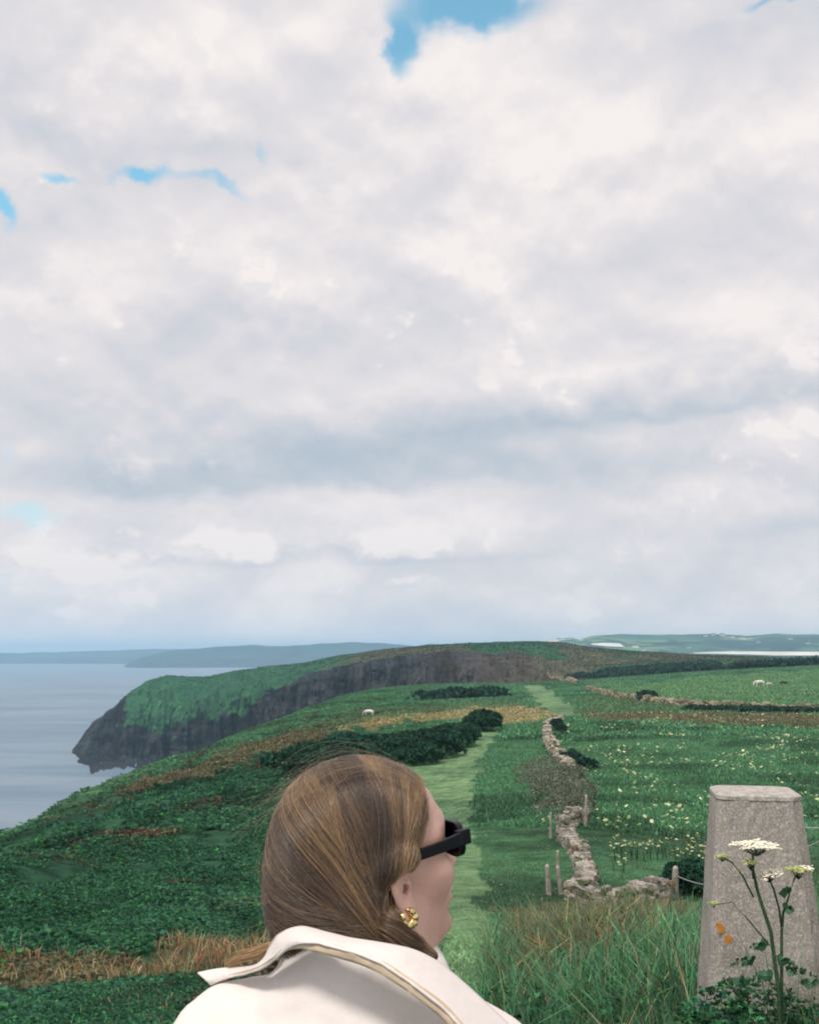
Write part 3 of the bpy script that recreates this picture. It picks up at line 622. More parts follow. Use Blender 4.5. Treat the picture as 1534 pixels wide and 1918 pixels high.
wall([G(1290, 1256), G(1360, 1252), G(1450, 1247), G(1540, 1243), G(1640, 1240)], 1.2, .8, 'distant brown wall along the top of the grazing field', .9, 8, .3, (.22, .18, .13))

# ------------------------------------------------------------ posts and wire
M_WOOD = mat('weathered_wood', rough=.9, spec=.15, build=mottled((.36, .33, .28), (.2, .18, .15), (.46, .43, .37), 3, 26, .01))
def post(p, h, r, lean, label, name='wooden_post', grp=None):
    bm = bmesh.new(); n = 7
    rings = []
    for k, (z, s) in enumerate(((-.2, 1.1), (0, 1.05), (h * .35, 1), (h * .7, .95), (h * .95, .9), (h, .6))):
        rings.append([bm.verts.new((math.cos(i / n * 6.283) * r * s * (1 + .12 * math.sin(i * 2.3 + k)) + lean[0] * z, math.sin(i / n * 6.283) * r * s + lean[1] * z, z + (.02 * math.sin(i) if k == 5 else 0))) for i in range(n)])
    for a, b_ in zip(rings[:-1], rings[1:]):
        for i in range(n): bm.faces.new((a[i], a[(i + 1) % n], b_[(i + 1) % n], b_[i]))
    bm.faces.new(rings[-1]); bm.faces.new(rings[0][::-1])
    me = bpy.data.meshes.new(name); bm.to_mesh(me); bm.free(); o = link(name, me, M_WOOD); o.location = p; tag(o, label, 'post', grp); return o
post(G(1263, 1682), .78, .09, (.06, 0), 'stout pinkish wooden post at the right end of the ruined wall')
post(G(1028, 1676), .75, .07, (-.05, 0), 'leftmost leaning post in the grass left of the ruined wall')
post(G(1051, 1676), .72, .06, (-.12, 0), 'thin post leaning left just beside the ruined wall')
post(G(1045, 1640), .7, .05, (0, 0), 'slim pale post farther up the slope from the leaning pair')
post(G(1031, 1570), .95, .055, (.02, 0), 'small upright post left of the square wall stump')
post(G(1096, 1548), 1.25, .07, (.05, 0), 'tall thin post behind the heap of fallen stones')
def tube_np(pts, r, n=6):
    pts = [Vector(p) for p in pts]; V = []; Fq = []
    for i, p in enumerate(pts):
        d = (pts[min(i + 1, len(pts) - 1)] - pts[max(i - 1, 0)]).normalized(); a = d.orthogonal().normalized() if abs(d.z) < .9 else d.cross(Vector((0, 1, 0))).normalized(); b_ = d.cross(a)
        rr = r[i] if hasattr(r, '__len__') else r
        for k in range(n): V.append(p + (a * math.cos(k / n * 6.2832) + b_ * math.sin(k / n * 6.2832)) * rr)
    for i in range(len(pts) - 1):
        for k in range(n): Fq.append((i * n + k, i * n + (k + 1) % n, (i + 1) * n + (k + 1) % n, (i + 1) * n + k))
    return np.array([v[:] for v in V]), np.array(Fq)
def tubes(name, lines, m, parent=None, n=6):
    Vs = []; Fs = []; off = 0
    for pts, r in lines:
        V, Fq = tube_np(pts, r, n); Vs.append(V); Fs.append(Fq + off); off += len(V)
    return link(name, np_mesh(name, np.concatenate(Vs), [np.concatenate(Fs)], smooth=True), m, parent)
M_WIRE = mat('galvanised_wire', (.5, .5, .48), .5, .4, .6)
f0 = empty('wire_fence', at(1263, 1640, 28)); tag(f0, 'slack wires running from the stout post behind the concrete pillar', 'fence')
def local(o, p): return Vector(p) - o.location
gp = G(1263, 1682); wy = gp.y
A = at(1266, 1640, wy); B = at(1600, 1560, wy + 14); 
def sag(a, b_, s=.12, n=10): return [a.lerp(b_, i / n) - Vector((0, 0, s * 4 * (i / n) * (1 - i / n))) for i in range(n + 1)]
D0 = at(1320, 1657, wy - 1)
tubes('wire', [([local(f0, q) for q in sag(A, D0, .03)], .011), ([local(f0, q) for q in sag(D0, at(1560, 1562, wy + 12), .1)], .012)], M_WIRE, f0)
tubes('wire', [([local(f0, q) for q in sag(at(1480, 1549, wy + 12), at(1620, 1547, wy + 12), .05)], .022)], M_WIRE, f0)

# ------------------------------------------------------------ shrubs and hedges
def crown(P0, rad, n, leaf, col, seed, lump=.35, flat=.75):
    rng = np.random.default_rng(seed); v = rng.normal(size=(n, 3)); v /= np.linalg.norm(v, axis=1, keepdims=True); v[:, 2] = np.where(v[:, 2] < -.25, -v[:, 2], v[:, 2])
    lm = 1 + lump * 2 * fbm(v[:, 0] * 2.2 + 3 + v[:, 2], v[:, 1] * 2.2 + v[:, 2] * 1.7, seed, 3)
    rr = rng.uniform(.55, 1.0, n) ** .5 * lm
    c = v * rr[:, None] * np.array(rad) + np.array(P0)
    a = rng.normal(size=(n, 3)); a /= np.linalg.norm(a, axis=1, keepdims=True); b_ = np.cross(a, rng.normal(size=(n, 3))); b_ /= np.linalg.norm(b_, axis=1, keepdims=True)
    s = leaf * rng.uniform(.6, 1.4, n)[:, None]
    V = np.stack([c - a * s, c + b_ * s * .5, c + a * s, c - b_ * s * .5], 1)
    k = np.exp(rng.normal(0, .3, n))[:, None] * (1 + 1.0 * fbm(c[:, 0] / (leaf * 8), c[:, 1] / (leaf * 8) + c[:, 2], seed + 3, 2)[:, None])
    C = np.clip(np.array(col) * k, .002, .9)
    return V.reshape(-1, 3), (np.arange(n)[:, None] * 4 + np.arange(4)[None]), np.zeros((0, 3), int), np.repeat(C, 4, 0)
M_TWIG = mat('twig', rough=.9, spec=.1, build=mottled((.11, .09, .075), (.07, .06, .05), (.16, .14, .12), 5, 30, .005))
def shrub(name, label, cat, blobs, col, leaf, n, seed, grp=None):
    root = empty(name, Vector(blobs[0][0]) - Vector((0, 0, blobs[0][1][2] * .5))); tag(root, label, cat, grp)
    parts = [crown(local(root, c), r, max(20, int(n * r[0] * r[2] / (blobs[0][1][0] * blobs[0][1][2]))), leaf, col, seed + i) for i, (c, r) in enumerate(blobs)]
    V, Fc, C = merge(parts); link('foliage', np_mesh('foliage', V, [Fc[0]], C), M_LEAF, root)
    rng = random.Random(seed); L = []; B00 = None
    for c, r in blobs:
        b0 = local(root, c) - Vector((0, 0, r[2] * .8)); L.append(([B00 if L else b0 + Vector((.01, 0, -.02)), b0], r[2] * .03)); B00 = b0
        for k in range(6):
            e = local(root, c) + Vector((rng.uniform(-.6, .6) * r[0], rng.uniform(-.6, .6) * r[1], rng.uniform(0, .75) * r[2])); L.append(([b0, b0.lerp(e, .5) + Vector((0, 0, r[2] * .1)), e], [r[2] * .05, r[2] * .03, r[2] * .01]))
    tubes('branch', L, M_TWIG, root, 5); return root
def gb(px, py, up): p = ground(px, py); return Vector((p.x, p.y, p.z + up))
DKG = (.018, .07, .036)
shrub('bush', 'rounded dark green bush at the end of the mown path', 'bush', [(gb(906, 1369, 1.2), (2.6, 2.2, 1.6)), (gb(890, 1370, .9), (2.0, 2.0, 1.2)), (gb(920, 1368, .8), (1.4, 1.4, 1.2))], DKG, .17, 5000, 11)
shrub('scrub', 'dark bank of scrub along the left edge of the mown path', 'scrub', [(gb(800, 1420, 1.0), (3.4, 5, 1.6)), (gb(840, 1400, .9), (3.0, 4, 1.5)), (gb(765, 1432, .8), (3.2, 5, 1.4)), (gb(720, 1425, .8), (4.0, 6, 1.5)), (gb(660, 1425, .8), (4.0, 7, 1.5)), (gb(610, 1432, .8), (3.6, 6, 1.3)), (gb(865, 1386, .7), (2.2, 3, 1.3)), (gb(560, 1440, .6), (3.6, 5, 1.2)), (gb(700, 1408, .6), (5.0, 7, 1.2)), (gb(780, 1398, .5), (4.0, 6, 1.1))], (.014, .058, .032), .2, 5200, 21)
shrub('thorn_scrub', 'grey brown leafless thorn scrub swallowing the old wall', 'scrub', [(gb(1040, 1505, .5), (1.5, 2.5, .9)), (gb(1008, 1478, .5), (1.4, 2.6, .7)), (gb(1078, 1500, .5), (1.3, 2, .8)), (gb(1050, 1465, .5), (1.7, 3, .8)), (gb(1088, 1528, .4), (.8, 1.3, .6)), (gb(1050, 1532, .4), (1.1, 1.5, .6)), (gb(995, 1455, .4), (1.3, 2.4, .5)), (gb(1030, 1440, .4), (1.5, 2.4, .6)), (gb(1068, 1478, .6), (1.0, 1.6, .9))], (.15, .17, .12), .06, 2400, 41)
shrub('bush', 'small dark bush at the bend of the curving wall', 'bush', [(gb(1044, 1366, .5), (1.0, 1.0, .9)), (gb(1050, 1372, .4), (.8, .8, .7))], (.015, .05, .035), .14, 900, 51)
shrub('bush', 'small dark bush halfway down the curving wall', 'bush', [(gb(1072, 1435, .5), (1.1, 1.4, .8)), (gb(1090, 1443, .4), (1.3, 1.0, .6))], (.015, .05, .035), .13, 900, 55)
shrub('bush', 'tiny dark bush growing on the long field wall', 'bush', [(gb(1213, 1314, .8), (2.2, 2, 1.4))], (.015, .05, .035), .3, 500, 58)
shrub('bush', 'dark leafy clump in the grass left of the concrete pillar', 'bush', [(gb(1300, 1668, .3), (.75, .9, .5)), (gb(1285, 1672, .2), (.4, .5, .35))], (.014, .06, .035), .07, 2500, 61)
def hedge(label, pts, r, col, leaf, n, seed, m=14):
    bl = []
    for a, b_ in zip(pts[:-1], pts[1:]):
        for i in range(m):
            f = i / m; p = ground(a[0] + (b_[0] - a[0]) * f, a[1] + (b_[1] - a[1]) * f); k = .7 + .6 * random.random(); bl.append((Vector((p.x, p.y, p.z + r[2] * .4)), (r[0] * k, r[1] * k, r[2] * k)))
    return shrub('hedge', label, 'hedge', bl, col, leaf, n, seed)
hedge('dark hedge along the top of the grazing field', [(1075, 1272), (1190, 1266), (1300, 1257), (1430, 1251), (1560, 1244)], (5.5, 4, 2.2), (.02, .06, .04), .8, 130, 71)
hedge('upper dark hedge crossing the far hillside', [(1130, 1262), (1240, 1252), (1350, 1246)], (5.5, 4, 1.8), (.022, .062, .04), .8, 110, 72, 10)
hedge('low dark hedge under the long pale field wall', [(1300, 1330), (1400, 1333), (1560, 1335)], (2.4, 1.6, .6), (.02, .065, .04), .3, 120, 73)
hedge('dark gorse line below the far cliffs', [(800, 1311), (870, 1306), (930, 1304)], (4.5, 3, 1.6), (.018, .06, .04), .6, 130, 74, 8)

# ------------------------------------------------------------ concrete survey pillar
def conc(t, b):
    p = pos(t, True); a = noise(t, p, 5, 6, .6); c = noise(t, p, 95, 6, .75); d = noise(t, p, 22, 5, .65)
    k = mixc(t, a.step(.3, .7), (.25, .225, .20), (.33, .30, .265)); k = mixc(t, c.step(.48, .66), k, (.56, .51, .45)); k = mixc(t, c.step(.3, .42), (.10, .095, .09), k)
    k = mixc(t, d.step(.58, .68) * .6, k, (.30, .30, .17)); k = mixc(t, noise(t, p, 3.0, 4).step(.56, .7) * .3, k, (.15, .16, .14))
    t.links.new(k, b.inputs['Base Color']); bump(t, b, c * .6 + d * .3, .005)
M_CONC = mat('rough_concrete', rough=.92, spec=.15, build=conc)
PB = Vector((at(1412, 1500, 4.95).x, 4.95, gz(at(1412, 1500, 4.95).x, 4.95) - .12))
PTOP = at(1412, 1480, 4.95).z - PB.z
print('pillar base', PB, 'height', PTOP)
pl = empty('survey_pillar', PB, R(-9)); tag(pl, 'tapered concrete survey pillar with orange lichen spots standing in long grass', 'pillar')
def tapered(levels, cols=10, jag=.0014, seed=4):
    """levels: (z, half width, chamfer)"""
    rng = random.Random(seed); bm = bmesh.new(); rings = []
    for z, w, c in levels:
        ring = []
        cor = [(w - c, -w), (w, -w + c), (w, w - c), (w - c, w), (-w + c, w), (-w, w - c), (-w, -w + c), (-w + c, -w)]
        for i in range(8):
            a = cor[i]; b_ = cor[(i + 1) % 8]; n = 3 if i % 2 == 0 else cols
            for k in range(n): f = k / n; ring.append(bm.verts.new((a[0] + (b_[0] - a[0]) * f + rng.gauss(0, jag), a[1] + (b_[1] - a[1]) * f + rng.gauss(0, jag), z + rng.gauss(0, jag * .5))))
        rings.append(ring)
    for a, b_ in zip(rings[:-1], rings[1:]):
        n = len(a)
        for i in range(n): bm.faces.new((a[i], a[(i + 1) % n], b_[(i + 1) % n], b_[i]))
    bm.faces.new(rings[-1]); bm.faces.new(rings[0][::-1]); return bm
def bm_obj(name, bm, m, parent=None, smooth=False):
    me = bpy.data.meshes.new(name); bm.normal_update(); bm.to_mesh(me); bm.free()
    if smooth: me.polygons.foreach_set('use_smooth', [True] * len(me.polygons))
    return link(name, me, m, parent)
wt, wb = .173, .285
lv = [(PTOP * i / 22 , wb + (wt - wb) * i / 22, .055 - .012 * i / 22) for i in range(22)]
bm_obj('shaft', tapered(lv + [(PTOP - .024, wt + .001, .043)]), M_CONC, pl)
def cap_m(t, b):
    p = pos(t, True); c = noise(t, p, 40, 6, .7); t.links.new(mixc(t, c.step(.35, .65), (.30, .28, .25), (.52, .48, .43)), b.inputs['Base Color']); bump(t, b, c, .006)
bm_obj('cap', tapered([(PTOP - .023, wt + .004, .045), (PTOP - .007, wt + .004, .045), (PTOP, wt - .004, .043)], seed=6, jag=.001), mat('cap_concrete', rough=.9, spec=.15, build=cap_m), pl)
M_LICH = mat('orange_lichen', rough=.95, spec=.1, build=mottled((.52, .22, .04), (.38, .14, .03), (.62, .32, .08), 30, 90, .002))
# lichen: crusty discs set on the face towards the viewer
pm = (Matrix.Translation(PB) @ Matrix.Rotation(R(-9), 4, 'Z')).inverted()
for k, (lx, ly, lr) in enumerate(((1351, 1741, .016), (1363, 1759, .017), (1345, 1733, .010))):
    q = pm @ at(lx, ly, 4.72); o3 = pm @ Vector((0, 0, 0)); d = (q - o3).normalized()
    # meet the sloping front face y = -w(z)
    sl = (wb - wt) / PTOP; tpar = (-(wb) + sl * o3.z - o3.y) / (d.y - sl * d.z); h = o3 + d * tpar
    bm = bmesh.new(); rg = random.Random(k + 3); ring = [bm.verts.new((h.x + math.cos(i / 14 * 6.283) * lr * rg.uniform(.7, 1.25), h.y - .003, h.z + math.sin(i / 14 * 6.283) * lr * rg.uniform(.8, 1.35))) for i in range(14)]
    cv = bm.verts.new((h.x, h.y - .004, h.z)); 
    for i in range(14): bm.faces.new((ring[i], ring[(i + 1) % 14], cv))
    r2 = [bm.verts.new((v.co.x, v.co.y + .01, v.co.z)) for v in ring]
    for i in range(14): bm.faces.new((ring[(i + 1) % 14], ring[i], r2[i], r2[(i + 1) % 14]))
    bm_obj('lichen', bm, M_LICH, pl)

# ------------------------------------------------------------ umbellifers
M_STEM = mat('green_stem', rough=.7, spec=.25, build=mottled((.035, .085, .035), (.02, .055, .03), (.07, .12, .04), 9, 50, .001))
M_PETAL = mat('cream_petals', rough=.85, spec=.1, build=lambda t, b: t.links.new(mixc(t, noise(t, pos(t), 60, 3).step(.35, .65), (.74, .68, .50), (.9, .86, .72)), b.inputs['Base Color']))
M_BUD = mat('green_buds', rough=.85, spec=.1, build=lambda t, b: t.links.new(mixc(t, noise(t, pos(t), 60, 3).step(.35, .65), (.22, .30, .09), (.48, .50, .22)), b.inputs['Base Color']))
M_ULEAF = mat('plant_leaf', rough=.6, spec=.3, build=mottled((.035, .12, .055), (.022, .08, .04), (.06, .16, .07), 9, 60, .001))
def umbel(c, r, th, n, fl, seed, root, m, tilt=(0, 0)):
    """flat head of many small florets on fine rays"""
    rng = random.Random(seed); V = []; T = []; rays = []; c = Vector(c); b0 = c - Vector((0, 0, th * 2.4))
    for i in range(n):
        a = i * 2.39996; rr = r * math.sqrt((i + .5) / n) * rng.uniform(.85, 1.12); sub = Vector((c.x + rr * math.cos(a), c.y + rr * math.sin(a), c.z + th * (1 - (rr / r) ** 2) * .6 + rr * math.cos(a) * tilt[0] + rng.gauss(0, th * .12)))
        rays.append(([b0, b0.lerp(sub, .5) - Vector((0, 0, th * .1)), sub], [.0014, .001, .0007]))
        for k in range(9):
            q = sub + Vector((rng.gauss(0, 1), rng.gauss(0, 1), rng.gauss(0, .35))) * fl * .9; s0 = len(V); a0 = rng.random() * 6.28; s = fl * rng.uniform(.5, .9)
            V.append(q + Vector((0, 0, s * .3)))
            for j in range(5): V.append(q + Vector((math.cos(a0 + j * 1.2566) * s, math.sin(a0 + j * 1.2566) * s, -s * .15 + rng.gauss(0, s * .2))))
            T += [(s0, s0 + 1 + j, s0 + 1 + (j + 1) % 5) for j in range(5)]
    h = link('flower_head', np_mesh('flower_head', np.array([v[:] for v in V]), [np.array(T)]), m, root)
    tubes('rays', rays, M_STEM, h, 4); return h
def leaflets(root, spots, seed, size=.035):
    rng = random.Random(seed)
    for (p, L, ang) in spots:
        V = []; T = []; base = Vector(p)
        for k in range(14):
            f = (k // 2 + 1) / 7; sd_ = 1 if k % 2 else -1; mid = base + Vector((math.cos(ang) * L * f, rng.uniform(-.3, .3) * L * f, math.sin(ang) * L * f * .5 - .25 * L * f * f)); s = size * (1.25 - f * .8)
            d = Vector((math.cos(ang + sd_ * .9), rng.uniform(-.6, .6), math.sin(ang + sd_ * .9) * .7)).normalized() * s; w_ = d.cross(Vector((rng.uniform(-.3, .3), 1, rng.uniform(-.5, .5)))).normalized() * s * .3; n0 = len(V)
            V += [mid, mid + d * .35 + w_, mid + d * .6 + w_ * 1.3 + Vector((0, 0, -s * .1)), mid + d, mid + d * .6 - w_ * 1.2, mid + d * .3 - w_]
            T += [(n0, n0 + 1, n0 + 5), (n0 + 1, n0 + 2, n0 + 4), (n0 + 1, n0 + 4, n0 + 5), (n0 + 2, n0 + 3, n0 + 4)]
        link('leaf', np_mesh('leaf', np.array([v[:] for v in V]), [np.array(T)]), M_ULEAF, root)
HY = 4.25
base = at(1458, 1905, HY); base.z = gz(base.x, base.y)
hw = empty('hogweed', base); tag(hw, 'tall hogweed with a flat cream flower head in front of the concrete pillar', 'wild plant')
hp = lambda x, y, dy=0: local(hw, at(x, y, HY + dy))
stem = [([Vector((0, 0, -.02)), hp(1457, 1850), hp(1450, 1800), hp(1443, 1745), hp(1428, 1700), hp(1417, 1665), hp(1410, 1630), hp(1409, 1600)], [.0085, .008, .0075, .0072, .0068, .006, .005, .004]),
        ([Vector((.004, .01, 0)), hp(1463, 1850, .02), hp(1463, 1790, .02), hp(1463, 1745, .03), hp(1466, 1710, .03), hp(1476, 1680, .04), hp(1486, 1648, .05), hp(1494, 1634, .05)], [.007, .0065, .006, .0055, .005, .004, .003, .0025]),
        ([hp(1463, 1735, .03), hp(1458, 1700), hp(1448, 1665), hp(1440, 1645)], [.005, .004, .004, .003]), ([hp(1410, 1680), hp(1390, 1640, -.02), hp(1370, 1615, -.03), hp(1352, 1606, -.03)], [.004, .0035, .003, .003]),
        ([hp(1440, 1770), hp(1400, 1722, -.03), hp(1370, 1690, -.04), hp(1342, 1694, -.05)], [.003, .0025, .002, .0018]), ([hp(1410, 1645), hp(1408, 1625, -.03), hp(1405, 1618, -.03)], [.004, .003, .003])]
tubes('stem', stem, M_STEM, hw, 7)
umbel(hp(1415, 1584), .085, .016, 46, .0085, 1, hw, M_PETAL)
umbel(hp(1352, 1604, -.03), .025, .008, 14, .006, 2, hw, M_BUD); umbel(hp(1405, 1616, -.03), .026, .012, 16, .007, 3, hw, M_BUD)
umbel(hp(1440, 1638), .046, .012, 24, .0085, 4, hw, M_PETAL, (.3, 0)); umbel(hp(1494, 1630, .05), .04, .014, 18, .008, 5, hw, M_BUD); umbel(hp(1336, 1692, -.05), .018, .006, 9, .006, 6, hw, M_BUD); umbel(hp(1508, 1626, .1), .022, .006, 9, .008, 7, hw, M_PETAL)
leaflets(hw, [(hp(1440, 1775), .07, 2.6), (hp(1466, 1705), .04, .5), (hp(1450, 1800), .07, .2), (hp(1455, 1830), .12, 2.9), (hp(1463, 1820), .12, .3), (hp(1478, 1675), .04, 2.4), (hp(1420, 1800, -.05), .1, 2.9), (hp(1380, 1850, -.1), .12, 1.2), (hp(1500, 1850, .05), .12, .9)], 5, .028)
# plants of the patch behind the wall: one built, the rest copied with their parts
M_CREAM = mat('pale_yellow_petals', (.42, .42, .24), .85, .1)
def small_umbellifer():
    root = empty('cow_parsley'); rng = random.Random(9); st = []; tops = []
    for k in range(4):
        a = k * 1.7; e = Vector((math.cos(a) * .14, math.sin(a) * .12, .62 + rng.uniform(-.1, .08))); st.append(([Vector((0, 0, 0)), Vector((e.x * .2, e.y * .2, .3)), e], [.009, .007, .004])); tops.append(e)
    tubes('stem', st, M_STEM, root, 4)
    for k, e in enumerate(tops): 
        V, T = umbel_dots(np.array([e[:]]), np.array([.02]), np.array([rng.uniform(.03, .07)])); link('flower_head', np_mesh('flower_head', V, [T]), M_CREAM if k % 3 else M_BUD, root)
    return root
proto = small_umbellifer()
spots = [(1145 + random.random() * 185, 1598 + random.random() * 32 + random.random() * 12) for _ in range(34)] + [(1148, 1632), (1152, 1618), (1165, 1650), (1022, 1565), (1030, 1560)]
for i, (x, y) in enumerate(spots):
    r = proto if i == 0 else proto.copy()
    if i:
        COL.objects.link(r)
        for ch in proto.children:
            c = ch.copy(); COL.objects.link(c); c.parent = r
    p = ground(x, y); r.location = p; r.rotation_euler = (0, 0, random.random() * 6); s = random.uniform(.75, 1.15); r.scale = (s, s, s)
    if x < 1100: tag(r, 'cream flower clump left of the square wall stump, beside a small post', 'wild plant', 'flower clumps by the wall stump')
    else: tag(r, 'cream umbel flower clump in the patch between the ruined wall and the concrete pillar', 'wild plant', 'cream flower clumps behind the ruined wall')

# ------------------------------------------------------------ grazing animals and the far houses
def beast(name, label, cat, p, L, col, rz, grp=None, graze=True):
    """one continuous skinned body: spine, neck, head, four jointed legs, tail"""
    s = L / 2.0; bm = bmesh.new(); V = {}
    def v(k, x, y, z, r): V[k] = (bm.verts.new((x * s, y * s, z * s)), r * s)
    def e(a, b_): bm.edges.new((V[a][0], V[b_][0]))
    v('hip', -.7, 0, 1.02, .27); v('belly', 0, 0, .95, .36); v('chest', .6, 0, .98, .32); v('neck', .9, 0, 1.0 if graze else 1.25, .17)
    if graze: v('poll', 1.2, 0, .62, .13); v('nose', 1.32, 0, .22, .09)
    else: v('poll', 1.12, 0, 1.5, .13); v('nose', 1.42, 0, 1.35, .09)
    for a, b_ in (('hip', 'belly'), ('belly', 'chest'), ('chest', 'neck'), ('neck', 'poll'), ('poll', 'nose')): e(a, b_)
    for k, sy in (('l', 1), ('r', -1)):
        v('th' + k, -.72, .16 * sy, .8, .17); v('hk' + k, -.84, .17 * sy, .42, .075); v('fh' + k, -.76, .17 * sy, .03, .07); e('hip', 'th' + k); e('th' + k, 'hk' + k); e('hk' + k, 'fh' + k)
        v('sh' + k, .58, .15 * sy, .72, .14); v('kn' + k, .6, .16 * sy, .4, .07); v('ff' + k, .58, .16 * sy, .03, .07); e('chest', 'sh' + k); e('sh' + k, 'kn' + k); e('kn' + k, 'ff' + k)
        v('er' + k, (1.12 if graze else 1.05), .22 * sy, (.68 if graze else 1.55), .035); e('poll', 'er' + k)
    v('t1', -1.0, 0, 1.0, .05); v('t2', -1.05, 0, .5, .035); e('hip', 't1'); e('t1', 't2')
    me = bpy.data.meshes.new(name); bm.verts.index_update(); order = [(a.index, r) for a, r in V.values()]; bm.to_mesh(me); bm.free()
    o = link(name, me, mat(name + '_coat', rough=.9, spec=.1, build=mottled(col, tuple(c * .75 for c in col), tuple(min(1, c * 1.15) for c in col), 2, 8, .01)))
    md = o.modifiers.new('skin', 'SKIN'); lay = me.skin_vertices[0] if me.skin_vertices else None
    if lay is None: return o
    for i, r in order: lay.data[i].radius = (r, r)
    lay.data[order[0][0]].use_root = True
    o.modifiers.new('sub', 'SUBSURF').render_levels = 1; o.location = p; o.rotation_euler = (0, 0, rz); tag(o, label, cat, grp); return o
def add_skin(o): pass
_old = bpy.data.meshes.new
beast('cow', 'white cow standing broadside, largest animal in the far field', 'cow', G(1422, 1286), 2.7, (.78, .72, .66), R(185))
beast('cow', 'small pale cow right behind the large white one', 'cow', G(1440, 1286), 1.7, (.6, .58, .52), R(10))
beast('cow', 'dark brown cow grazing apart at the right', 'cow', G(1467, 1284), 1.9, (.06, .035, .03), R(0))
beast('sheep', 'lone white sheep on the green slope above the tan strip', 'sheep', G(691, 1341), 1.9, (.75, .74, .68), R(160))
def house(px, py, w, h, label, roofc, seed):
    p = onfar(px, py)
    if p is None: return
    root = empty('house', p - Vector((0, 0, 2)), R(random.Random(seed).uniform(-25, 25))); tag(root, label, 'house', 'white houses on the far hills'); d = w * .55
    bm = bmesh.new(); v = [bm.verts.new(q) for q in ((-w/2, -d/2, 0), (w/2, -d/2, 0), (w/2, d/2, 0), (-w/2, d/2, 0), (-w/2, -d/2, h), (w/2, -d/2, h), (w/2, d/2, h), (-w/2, d/2, h), (-w/2, 0, h * 1.5), (w/2, 0, h * 1.5))]
    for f in ((0, 1, 5, 4), (1, 2, 6, 9, 5), (2, 3, 7, 6), (3, 0, 4, 8, 7)): bm.faces.new([v[i] for i in f])
    bm_obj('wall', bm, M_WHITE, root)
    bm = bmesh.new(); e = .5; hr = h * 1.53
    for sy in (-1, 1):
        q = [bm.verts.new(c) for c in ((-w/2 - e, sy * (d/2 + e), h - .3), (w/2 + e, sy * (d/2 + e), h - .3), (w/2 + e, 0, hr), (-w/2 - e, 0, hr))]; bm.faces.new(q)
    bmesh.ops.solidify(bm, geom=bm.faces[:], thickness=.3); rf = bm_obj('roof', bm, roofc, root)
    bm = bmesh.new(); bmesh.ops.create_cube(bm, size=1, matrix=Matrix.Translation((w * .35, 0, hr + .5)) @ Matrix.Diagonal((1.2, 1, 2.4, 1))); bmesh.ops.bevel(bm, geom=bm.edges[:], offset=.08); bm_obj('chimney', bm, M_WHITE, rf)
    for k in range(3):
        bm = bmesh.new(); bmesh.ops.create_cube(bm, size=1, matrix=Matrix.Translation((-w * .3 + w * .3 * k, -d / 2 - .03, h * .55)) @ Matrix.Diagonal((w * .1, .12, h * .3, 1))); bm_obj('window', bm, M_GLASS, root)
M_WHITE = mat('white_render', rough=.8, spec=.2, build=mottled((.8, .78, .74), (.72, .7, .67), (.85, .84, .8), .2, 1, .01)); M_GLASS = mat('window_glass', (.04, .05, .06), .15, .5)
M_SLATE = mat('slate', rough=.8, spec=.2, build=mottled((.10, .11, .13), (.08, .085, .1), (.14, .15, .17), .3, 2, .02)); M_RED = mat('red_roof', rough=.8, spec=.2, build=mottled((.24, .1, .07), (.18, .08, .06), (.3, .14, .1), .3, 2, .02))
hs = [(1046, 1199, 17, 7, 'white house near the left end of the far hills', M_SLATE), (1066, 1198, 12, 6, 'small white house second from the left on the far skyline', M_SLATE),
      (1092, 1199, 14, 6, 'white house where the far hill dips', M_RED), (1190, 1213, 22, 9, 'large white farmhouse low on the far hillside', M_SLATE), (1206, 1218, 12, 6, 'white cottage just below the large far farmhouse', M_RED),
      (1322, 1192, 14, 7, 'white house left of the cluster on the far ridge', M_SLATE), (1336, 1190, 12, 7, 'middle white house of the far ridge cluster', M_RED), (1352, 1191, 16, 8, 'broad white house right in the far ridge cluster', M_SLATE), (1372, 1194, 12, 6, 'lone white house right of the far ridge cluster', M_SLATE),
      (1420, 1204, 12, 6, 'white house below the narrow pale far field', M_RED), (1480, 1198, 15, 7, 'white house near the right edge on the far hills', M_SLATE), (1512, 1206, 13, 6, 'white house nearest the right edge of the far hills', M_SLATE), (1290, 1214, 11, 6, 'small white house above the estuary sands', M_SLATE)]
for i, a in enumerate(hs): house(*a, i)
# ------------------------------------------------------------ the person: signed distance shapes turned into one smooth surface
def ell(p, c, r, rot=None):
    q = p - np.array(c, np.float32)
    if rot is not None: q = q @ np.array(rot, np.float32)
    r = np.array(r, np.float32); k0 = np.linalg.norm(q / r, axis=-1); k1 = np.linalg.norm(q / (r * r), axis=-1) + 1e-9
    return k0 * (k0 - 1) / k1
def cap(p, a, b_, ra, rb):
    a = np.array(a, np.float32); b_ = np.array(b_, np.float32); ba = b_ - a; pa = p - a; h = np.clip((pa @ ba) / (ba @ ba), 0, 1)
    return np.linalg.norm(pa - h[..., None] * ba, axis=-1) - (ra + (rb - ra) * h)
def smin(a, b_, k): h = np.clip(.5 + .5 * (b_ - a) / k, 0, 1); return b_ + (a - b_) * h - k * h * (1 - h)
def smax(a, b_, k): return -smin(-a, -b_, k)
def field(f, xs, ys, zs):
    out = np.empty((len(xs), len(ys), len(zs)), np.float32)
    for i in range(0, len(xs), 12):
        X, Y, Z_ = np.meshgrid(xs[i:i + 12], ys, zs, indexing='ij'); out[i:i + 12] = f(np.stack([X, Y, Z_], -1).astype(np.float32))
    return out
